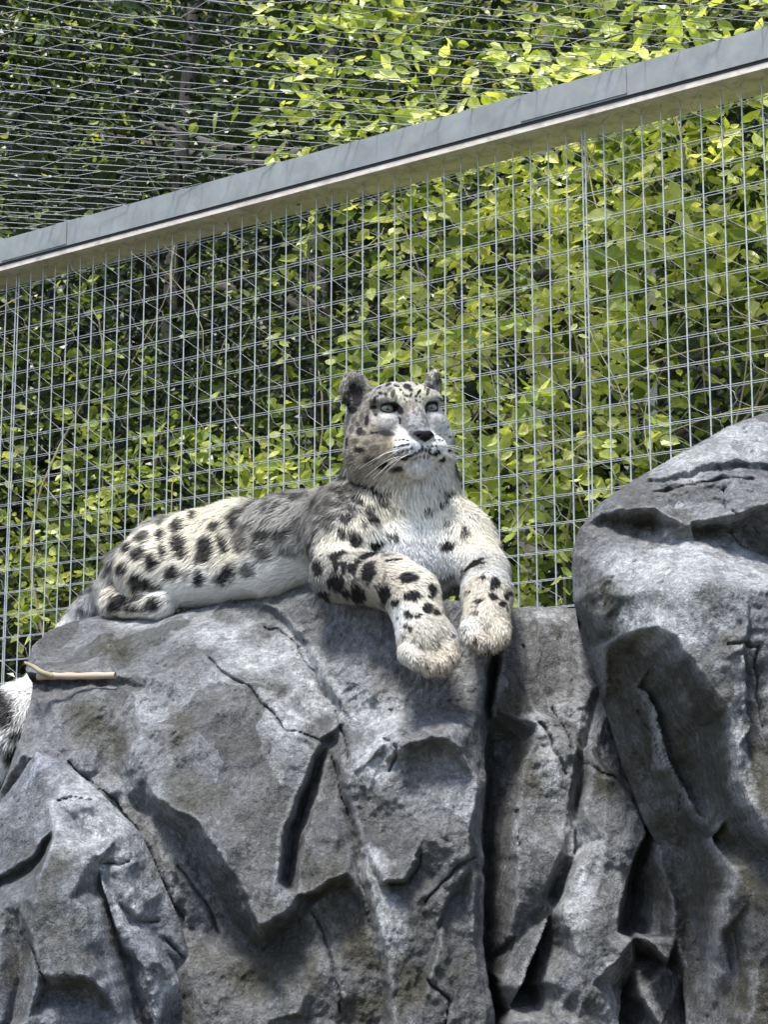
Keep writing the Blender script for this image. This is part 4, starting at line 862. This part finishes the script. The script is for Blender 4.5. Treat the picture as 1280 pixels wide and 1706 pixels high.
# dark rosettes, facial marks and painted shade in the toe creases: px, py, rx, ry, angle deg, darkness
SP_ = """709 1106 1.5 12 10 .6;733 1110 1.5 11 8 .6;752 1098 1.3 9 14 .5;792 1072 1.3 11 8 .55;810 1077 1.3 11 0 .55;827 1068 1.3 9 -8 .5;700 1052 5 1.4 -30 .4;672 1056 3 4 0 .6;311 906 13 16 10 .95;352 912 15 21 -10 1;382 900 7 17 20 .9;411 898 14 18 20 .7;283 914 7 12 0 .9;240 918 13 9 10 .95;262 934 9 11 20 .95;210 938 13 10 0 .95;197 970 14 11 0 1;236 963 12 13 0 1;254 966 8 10 0 .9;
297 951 14 10 20 .95;320 953 6 6 0 .6;344 963 9 12 10 .9;386 955 21 12 25 .85;425 947 12 12 20 .7;370 871 10 9 0 .9;330 857 7 7 0 .85;307 873 10 10 0 .85;279 888 9 8 0 .85;279 871 7 5 0 .7;246 894 12 8 0 .8;222 906 10 8 0 .85;
399 865 8 14 10 .85;421 871 12 7 0 .7;445 886 13 8 0 .75;474 888 11 9 0 .7;450 918 11 9 0 .65;435 905 8 8 0 .6;500 872 8 14 0 .6;515 900 9 12 0 .6;485 915 10 8 0 .6;271 975 9 6 0 .8;262 1002 12 10 20 1;200 1004 16 9 10 1;215 994 22 4 -8 .95;236 1012 20 5 0 1;240 992 8 5 10 .9;
571 884 9 8 20 1;590 895 10 15 15 1;625 903 12 9 -15 .95;561 923 14 6 10 .9;610 927 14 6 15 1;587 943 12 8 40 1;559 967 12 17 10 1;612 957 11 16 -30 1;531 940 7 11 0 .95;594 987 14 13 0 1;641 987 10 14 0 1;677 963 16 7 0 1;686 991 13 8 0 1;717 982 7 12 0 1;650 934 12 4 5 .85;712 1011 7 8 0 1;725 1016 5 5 0 1;
697 1025 7 5 15 .95;681 1021 7 7 0 .8;681 1043 5 6 0 .9;664 1026 3 2 0 .9;536 987 9 7 0 .9;660 1000 8 7 0 .95;701 1071 4 5 0 .6;729 1072 5 4 0 .6;737 1018 3 3 0 .9;742 1045 3 2 0 .8;753 1055 3 2 0 .8;763 1107 4 9 -20 .8;741 1111 2 6 0 .6;688 1065 3 4 0 .6;752 1071 3 2 0 .5;
825 969 8 10 -20 1;805 960 7 4 15 1;845 987 5 8 -20 1;822 990 8 5 -35 1;836 1001 6 5 -35 .95;766 982 4 10 15 1;802 998 8 2.5 10 .9;795 1008 4 3 0 .7;794 1018 4 3 0 .7;782 985 3 3 0 .8;843 1012 3 4 0 .8;775 1045 3 2 0 .6;793 1064 4 6 40 .7;816 1077 4 5 10 .6;790 940 22 4.5 22 .85;775 955 14 3 30 .6;745 960 12 4 35 .45;735 965 8 4 35 .4;
745 811 9 8 10 .9;738 830 13 4.5 12 .9;709 840 9 6 30 .85;747 869 8 6 0 .7;774 882 7 12 0 .9;746 905 13 9 15 .95;651 890 14 6 -30 .9;635 827 12 5 -25 .95;615 857 14 8 -35 .9;664 836 6 5 0 .6;664 780 11 4 5 .7;641 772 7 4 0 .8;622 762 8 4 0 .6;604 749 9 4 -20 .8;733 762 6 5 -15 .95;745 747 6 4 0 .9;
620 806 20 5 -25 .9;600 800 12 6 -10 .8;589 815 8 5 0 .8;577 790 7 6 0 .8;756 783 5 6 0 .7;597 830 7 5 0 .8;613 839 7 4 -30 .8;579 859 10 7 20 .85;556 835 8 8 0 .7;540 845 7 10 20 .7;570 812 10 6 0 .8;552 870 7 10 10 .7;600 868 6 5 0 .6;585 845 5 7 0 .7;530 880 7 10 0 .6;640 812 10 4 -30 .7;
613 701 3.5 9 -8 .9;605 697 4 8 -15 .6;601 719 5 6 0 .8;608 722 4 4 0 .7;621 722 3 2.5 0 .9;628 721 3 2 0 .8;644 722 13 4 -10 .65;582 734 3 7 0 .8;625 746 8 5 10 .45;623 764 8 4 10 .7;643 772 7 5 0 .9;666 779 9 3.5 15 .8;598 708 4 4 0 .7;
656 657 3.5 8 -10 .75;713 653 3 7.5 -15 .75;644 658 2.5 4 0 .9;636 657 4 2.5 10 .9;626 668 2 6 5 .9;628 662 5 1.6 40 .9;624 679 6 3 10 1;672 657 1.4 1.6 0 1;675 661 1.4 1.4 0 1;679 661 2.4 2 0 1;675 667 1.4 1.6 0 1;678 671 1.4 1.4 0 1;683 670 1.6 1.5 0 1;677 675 1.3 1 0 .8;685 660 2 4.5 -20 1;694 661 2 4 -20 1;
700 662 1.6 1.6 0 1;694 670 1.8 2 0 1;700 671 2 1.2 0 1;704 667 1.2 1.6 0 .9;698 654 2 5 -25 1;724 651 4 3 -30 .9;679 645 6 5 0 .85;662 644 5 1.8 -20 .9;648 642 6 3 35 .9;638 637 5 3 40 .9;655 637 4 3 0 .9;695 641 2.6 3.6 0 .95;670 636 8 3 0 .8;690 633 10 3 0 .8;705 636 8 3 -10 .8;720 643 6 2.5 -30 .8;685 651 3 3 0 .8;669 651 3 1.6 -40 .8;712 645 5 2 -20 .8;
632 648 5 2.4 40 .8;650 650 5 2 45 .7;627 655 4 2 50 .7;735 658 3 2 -30 .8;742 664 3 2 -50 .8;628 692 3 2.6 0 .8;748 675 2 5 20 .7;750 688 2 5 10 .6;744 697 2 4 20 .5;752 702 2 4 10 .5;728 693 4 1 30 .4;738 705 4 1 20 .4;747 712 3 2 0 .5;735 668 8 1.4 -35 .8;592 700 4 5 0 .6;588 715 4 7 0 .6;595 735 5 4 0 .6;590 760 6 4 0 .6;612 738 5 3 0 .5;615 690 3 6 10 .6;640 715 10 2 -15 .4;660 665 2 6 0 .5;708 648 2 5 -20 .6;618 652 5 3 40 .7;610 665 4 3 30 .6;743 680 2 4 0 .5;667 702 2 5 5 .95;664 694 1.6 4 10 .8;
661 733 2.2 1.2 0 .8;667 733 2.2 1.2 0 .9;673 733 2.6 1.4 0 .9;680 734 2.6 1.3 0 .9;660 744 3 1.4 10 .9;667 743 3.4 1.7 10 1;674 741 3.6 1.7 10 1;681 740 3.6 1.5 10 .9;668 751 2.6 1.3 15 .9;675 749 2.8 1.4 15 .9;682 747 2.4 1.3 15 .9;688 745 2.4 1.3 15 .9;672 759 12 4.2 -3 .95;684 756 8 2.6 18 .95;696 750 7 1.6 25 1;704 746 2 4.5 0 1;714 749 8 1.8 -22 1;727 750 6 2.8 22 .95;722 753 6 1.8 0 .9;
724 735 2.4 1.3 15 .9;731 734 2.6 1.4 5 .9;737 734 2 1.2 0 .8;714 742 2 1.1 0 .9;720 742 2.2 1.1 0 .9;726 742 2.2 1.1 0 .8;727 725 2 1 15 .8;733 724 2 1 10 .7;749 728 3 2.2 0 .7;717 746 2 1 0 .8;696 760 2 1.3 40 .7;701 758 1.5 2 0 .7;708 758 1.5 3 0 .7;714 758 1.3 3 0 .7;694 764 1.4 2 20 .6;
588 650 9 14 -10 .95;598 668 9 12 20 .95;580 672 5 14 0 1;590 683 8 6 0 .9;600 655 7 9 -30 .9;722 614 4 9 0 .9;716 628 5 6 0 .7;
8 1182 18 24 10 1;2 1165 14 18 0 1;42 1212 18 9 20 .85;32 1245 20 12 25 1;52 1212 10 10 0 .9;8 1308 30 18 0 1;-5 1325 30 18 0 1;30 1278 10 8 0 .7;10 1240 10 8 0 .6;158 1012 8 6 0 .6;140 1008 5 6 0 .7"""
spots = []
for s in SP_.replace('\n', '').split(';'):
    x, y, a, b, an, dk = map(float, s.split()); p = hit(x, y)
    if p is None: continue
    sc = np.linalg.norm(p-np.array(CAM))/F*1.02; fk = 1.22 if np.linalg.norm(p-np.array(hc)) < .12 else (1.16 if x < 480 or (y < 870 and x < 680) else 1.05); spots.append((p, a*sc*fk, b*sc*fk, R(an), min(1, dk*fk)))
# rosettes on the far side, out of the photograph's sight
bk = np.where((NM[:, 1] > .25) & (np.linalg.norm(BV-np.array(hc), axis=1) > .14))[0]
rgl = np.random.default_rng(4); chosen = []
for i in rgl.permutation(bk):
    if all(np.linalg.norm(BV[i]-c) > .05 for c in chosen): chosen.append(BV[i])
    if len(chosen) > 110: break
far = [(c, rgl.uniform(.011, .017)) for c in chosen]
def coat(P, rough=True):
    n_ = len(P); wsum = np.full(n_, 1e-4); C = np.full((n_, 3), .6)*1e-4
    for p, r, c in bc:
        d2 = ((P-p)**2).sum(1); w_ = np.exp(-d2/(r*r*.5)*.6)*min(6, (.04/r)**1.6); wsum += w_; C += w_[:, None]*c
    C = C/wsum[:, None]
    # away from any authored blob: grey above, white below
    und = np.clip(1-wsum*30, 0, 1)[:, None]; hgt = np.clip((P[:, 2:3]-(EYE+.50))/.14, 0, 1)
    C = C*(1-und)+und*(np.array(WHITE)*(1-hgt)+np.array(GREY)*hgt)
    mott = vnoise(P*[1, 1, .5], .010, 5)*.5+vnoise(P, .004, 6)*.5
    C = C*(1+.13*mott[:, None])
    hd = np.linalg.norm(P-np.array(hc), axis=1) < .115
    wv = np.stack([vnoise(P, .009, 1), vnoise(P, .009, 2), vnoise(P, .009, 3)], 1)*np.where(hd, .0008, .0042)[:, None]
    Q = P+wv; dark = np.zeros(n_)
    for p, a, b, an, dk in spots:
        rad = max(a, b)*1.6
        m = (np.abs(P-p) < max(rad*2.2, .012)).all(1)
        if not m.any(): continue
        d = Q[m]-p; x = d@VR; y = d@VU; zf = d@VF; u = x*math.cos(an)+y*math.sin(an); v = -x*math.sin(an)+y*math.cos(an)
        r = np.sqrt((u/a)**2+(v/b)**2+(zf/(2.2*max(a, b)+.006))**2); soft = .22 if max(a, b) > .006 else .35
        dark[m] = np.maximum(dark[m], dk*np.clip((1+soft-r)/(2*soft), 0, 1))
    for c, r in far:
        m = (np.abs(P-c) < .03).all(1)
        if m.any(): dark[m] = np.maximum(dark[m], .9*np.clip((1.25-np.linalg.norm(Q[m]-c, axis=1)/r)/.5, 0, 1))
    dark = dark*(1+.18*vnoise(P, .0045, 15)*~hd)
    lum = C.mean(1); fle = np.clip((fbm(P*[1, 1, .7], .017, 2, 19)-.12)/.25, 0, 1)*np.clip((.62-lum)/.22, 0, 1)*np.where(hd, .45, .8)
    fle2 = np.clip((fbm(P, .0052, 2, 23)-.1)/.25, 0, 1)*np.clip((.6-lum)/.2, 0, 1)*hd*.6
    fle2 = np.maximum(fle2, hd*.34*np.clip((fbm(P*[1, 1, 1.6], .0045, 2, 29)-.12)/.2, 0, 1))
    dark = np.maximum(dark, np.maximum(fle, fle2))
    lw = (P[:, 1] < 3.36) & (P[:, 2] < EYE+.60) & ~hd; dark = np.where(lw, np.clip(dark*1.25, 0, 1), dark)
    dark = np.clip(dark, 0, 1)[:, None]
    C = C*(1-dark)+np.array(BLK)*dark
    # nose leather, lips and eyelids in the head's own frame
    q = (P-HC)@HM
    dn = np.sqrt((q[:, 0]/.0205)**2+((q[:, 1]-.103)/.014)**2+((q[:, 2]+.0355-.25*np.abs(q[:, 0]))/.0100)**2); mn = np.clip((1.12-dn)/.2, 0, 1)[:, None]
    C = C*(1-mn)+np.array((.012, .011, .013))*mn
    for ec in EY:
        de = np.sqrt(((q[:, 0]-ec[0])/.0185)**2+((q[:, 1]-ec[1]-.006)/.02)**2+((q[:, 2]-ec[2])/.0098)**2); me_ = np.clip((1.10-de)/.12, 0, 1)[:, None]
        C = C*(1-me_)+np.array((.02, .018, .018))*me_
        s = -1 if ec[0] > 0 else 1     # tear mark running down from the inner corner
        du = np.sqrt(((q[:, 0]-ec[0]-s*.018)/.0045)**2+((q[:, 1]-ec[1]-.01)/.02)**2+((q[:, 2]-ec[2]+.006)/.007)**2); mu = np.clip((1.2-du)/.4, 0, 1)[:, None]
        C = C*(1-mu)+np.array((.03, .027, .025))*mu
        dl = np.sqrt(((q[:, 0]-ec[0])/.016)**2+((q[:, 1]-ec[1]-.006)/.02)**2+((q[:, 2]-ec[2]+.0145)/.0035)**2); ml = np.clip((1.2-dl)/.4, 0, .4)[:, None]
        C = C*(1-ml)+np.array((.80, .79, .76))*ml
    return np.clip(C, 0, 1)
set_col(me, 'coat', coat(BV)*.9)
leo = thing('snow_leopard', 'spotted snow leopard lying on the rock ledge, front paws hanging over its edge', 'snow leopard', tuple(px((560, 1000, 3.4))))
child('body', me, M_skin, leo)
# ---- fur: flat tapered blades rooted on the body, normals borrowed from the skin
FLOW = [(300, 900, 70, -.9, .45), (210, 950, 40, -.5, .9), (350, 970, 60, -1, .3), (420, 880, 60, -1, .35), (480, 950, 45, -.9, .4), (520, 860, 50, -.8, .6), (300, 850, 50, -1, .15), (560, 830, 40, -.6, .8), (570, 900, 40, .1, 1), (560, 960, 35, .5, .6), (620, 960, 35, 1, .25), (680, 960, 30, .9, .5), (700, 1020, 35, .3, 1), (725, 1080, 35, .25, 1),
 (640, 850, 40, .45, 1), (700, 850, 40, .05, 1), (760, 850, 40, -.05, 1), (700, 930, 50, .1, 1), (650, 900, 40, .4, .9), (780, 940, 30, .3, 1), (810, 1000, 30, -.1, 1), (805, 1060, 30, 0, 1), (620, 790, 30, -.5, 1), (740, 790, 30, .3, 1), (690, 790, 20, 0, 1),
 (20, 1200, 60, -.5, .8), (10, 1290, 40, -.4, 1), (230, 1005, 30, -.7, .2)]
fl = [(hit(x, y), r, np.array((dx, .15, -dy))) for x, y, r, dx, dy in FLOW]; fl = [(p, r*np.linalg.norm(p-np.array(CAM))/F, d) for p, r, d in fl if p is not None]
me.calc_loop_triangles(); TR = np.zeros(len(me.loop_triangles)*3, np.int64); me.loop_triangles.foreach_get('vertices', TR); TR = TR.reshape(-1, 3)
a, b, c = BV[TR[:, 0]], BV[TR[:, 1]], BV[TR[:, 2]]; cr = np.cross(b-a, c-a); ar = np.linalg.norm(cr, axis=1)/2; fn = norm(cr)
if (fn*NM[TR[:, 0]]).sum() < 0: fn = -fn
cen = (a+b+c)/3
qh = (cen-HC)@HM; head = (np.linalg.norm(qh-[0, .02, 0], axis=1) < .11)
facew = np.where((fn[:, 1] < .35), 1.0, .30)
dens = facew*np.where(head & (qh[:, 1] > -.01), 3.4, 1.0)
def build_fur(n_, seed):
    rg = np.random.default_rng(seed); pr = ar*dens; pr /= pr.sum()
    ti = rg.choice(len(TR), n_, p=pr); r1 = np.sqrt(rg.random(n_)); r2 = rg.random(n_)
    wa, wb, wc = 1-r1, r1*(1-r2), r1*r2
    P = a[ti]*wa[:, None]+b[ti]*wb[:, None]+c[ti]*wc[:, None]
    Nn = norm(NM[TR[ti, 0]]*wa[:, None]+NM[TR[ti, 1]]*wb[:, None]+NM[TR[ti, 2]]*wc[:, None])
    q = (P-HC)@HM; dh = np.linalg.norm(q-[0, .02, 0], axis=1)
    inh = np.clip((.125-dh)/.03, 0, 1)
    d = np.tile(np.array((-.3, .1, -1.0)), (n_, 1))*1e-3; ws = np.full(n_, 1e-3)
    for p, r, v in fl:
        w_ = np.exp(-((P-p)**2).sum(1)/(r*r)); d += w_[:, None]*v
    # on the face the coat radiates back from the nose
    rad = norm(q-np.array((0, .125, -.038)))@HM.T
    d = norm(d)*(1-inh[:, None])+rad*inh[:, None]
    d = d+np.stack([vnoise(P, .03, 61), vnoise(P, .03, 62), vnoise(P, .03, 63)], 1)*.38+rg.normal(0, .16, (n_, 3))
    d = norm(d-(d*Nn).sum(1)[:, None]*Nn)
    face = np.clip((q[:, 1]+.0)/.06, 0, 1)*inh
    Ln = (.0165-.0100*inh-.0028*face)*rg.uniform(.6, 1.25, n_)
    tor = (P[:, 1] > 3.46) & (inh < .05); Ln[tor] *= 1.3; lift_t = tor
    paw = ((P[:, 1] < 3.27) & (P[:, 0] > -.02) & (P[:, 2] < EYE+.50)); Ln[paw] *= .52; arm = (P[:, 1] < 3.36) & (P[:, 2] < EYE+.60) & (inh < .1); Ln[arm & ~paw] *= .58
    tailm = P[:, 0] < -.66; Ln[tailm] *= 1.15; muz = (dh < .13) & (q[:, 1] > .055) & (q[:, 2] < .02) & (q[:, 2] > -.075); Ln[muz] *= .62
    ruff = (q[:, 2] < -.055) & (dh < .16) & (dh > .07); Ln[ruff] *= 1.5
    earm = (np.abs(q[:, 0]) > .05) & (q[:, 2] > .045); Ln[earm] = .008*rg.uniform(.5, 1.3, earm.sum())
    lift = np.where(inh > .5, .28, .42)*rg.uniform(.5, 1.5, n_)
    # no blades over eyes, nose leather or mouth
    ok = np.ones(n_, bool)
    for ec in EY: ok &= np.sqrt(((q[:, 0]-ec[0])/.0175)**2+((q[:, 1]-ec[1])/.022)**2+((q[:, 2]-ec[2])/.0088)**2) > 1
    ok &= np.sqrt((q[:, 0]/.021)**2+((q[:, 1]-.105)/.012)**2+((q[:, 2]+.0355-.25*np.abs(q[:, 0]))/.0108)**2) > 1
    P, Nn, d, Ln, lift, face = P[ok], Nn[ok], d[ok], Ln[ok], lift[ok], face[ok]; n_ = len(P); inh = inh[ok]
    wd = np.where(inh > .5, .00045, .00075)*rg.uniform(.7, 1.3, n_)
    S_ = norm(np.cross(d, Nn))
    mid = P+d*(Ln*.5)[:, None]+Nn*(Ln*.5*lift)[:, None]
    tip = P+d*Ln[:, None]+Nn*(Ln*lift*.75)[:, None]+np.array((0, 0, -1.))*(Ln*.08)[:, None]
    P0 = P-Nn*.0008
    V = np.stack([P0-S_*wd[:, None], P0+S_*wd[:, None], mid-S_*(wd*.8)[:, None], mid+S_*(wd*.8)[:, None], tip], 1)
    i = np.arange(n_)[:, None]*5
    q4 = i+np.array([0, 1, 3, 2]); q3 = i+np.array([2, 3, 4])
    # winding so the outward side faces front
    t1 = np.cross(V[:, 1]-V[:, 0], V[:, 3]-V[:, 0]); fl_ = (t1*Nn).sum(1) < 0
    q4[fl_] = q4[fl_][:, ::-1]; q3[fl_] = q3[fl_][:, ::-1]
    fm = mesh_np('fur', V.reshape(-1, 3), [q4, q3])
    C = coat(P); jit = rg.uniform(.80, 1.16, n_)[:, None]; C = C*jit
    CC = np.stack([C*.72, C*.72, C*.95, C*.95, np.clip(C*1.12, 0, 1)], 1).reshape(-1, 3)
    set_col(fm, 'coat', CC)
    nn = norm(Nn[:, None]*.85+norm(np.cross(V[:, 3:4]-V[:, 0:1], S_[:, None]))*0+rg.normal(0, .16, (n_, 1, 3)))
    nn = np.repeat(nn, 5, 1).reshape(-1, 3)
    fm.normals_split_custom_set_from_vertices([tuple(x) for x in nn])
    return fm
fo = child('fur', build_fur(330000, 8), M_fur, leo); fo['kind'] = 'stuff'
# ---- eyes
M_eye, nt_, b_ = mat('eye', .06); g = G(nt_)
tc = nt_.nodes.new('ShaderNodeTexCoord').outputs['Object']; sx = nt_.nodes.new('ShaderNodeSeparateXYZ'); nt_.links.new(tc, sx.inputs[0])
rad_ = g.math('SQRT', g.math('ADD', g.math('MULTIPLY', sx.outputs[0], sx.outputs[0]), g.math('MULTIPLY', sx.outputs[2], sx.outputs[2])))
cc = g.ramp(g.math('MULTIPLY', rad_, 60), [(.0, (.004, .004, .004)), (.15, (.004, .004, .004)), (.20, (.17, .18, .14)), (.64, (.23, .24, .185)), (.74, (.03, .03, .03)), (.84, (.012, .011, .01))])
nt_.links.new(cc, b_.inputs['Base Color']); b_.inputs['Coat Weight'].default_value = 1; b_.inputs['Coat Roughness'].default_value = .02
for ec in EY:
    em = bpy.data.meshes.new('eye'); bb = bmesh.new(); bmesh.ops.create_uvsphere(bb, u_segments=32, v_segments=20, radius=.0148)
    for f in bb.faces: f.smooth = True
    bb.to_mesh(em); bb.free()
    eo = obj('eye', em, M_eye, leo); c_ = hp(ec[0], ec[1]-.0158, ec[2]-.0004)
    # the eyes look at a point a little to the right of the viewer
    look = norm(np.array((.30, -1.0, -.12))); xr = norm(np.cross(look, np.array((0, 0, 1.)))); ur = np.cross(xr, look)
    eo.matrix_parent_inverse = Matrix.Translation(-leo.location)
    eo.matrix_basis = Matrix.Translation(Vector(c_)) @ Matrix(np.stack([xr, look, ur], 1).tolist()).to_4x4()
# ---- whiskers
M_wh, _n, _b = mat('whisker', .5, 0, (.85, .84, .8))
for s in (-1, 1):
    for k in range(8):
        r0 = k // 4; c0 = k % 4
        b0 = hp(s*(.020+.006*c0), .108-.005*c0, -.052-.010*r0-.001*c0)
        ln = random.uniform(.05, .085); dr = np.array((s*1.0, .05-.10*c0, -.12-.22*r0+random.uniform(-.12, .12)))
        b1 = b0+HM@(dr*ln*.5); b2 = b0+HM@(dr*ln+np.array((0, -.01, -.014)))
        p = spline([b0, b1, b2], 6); V, Fc = tubes([(p, np.linspace(.00042, .00012, len(p)))], 0, 4)
        child('whisker', mesh_np('whisker', V, Fc), M_wh, leo)
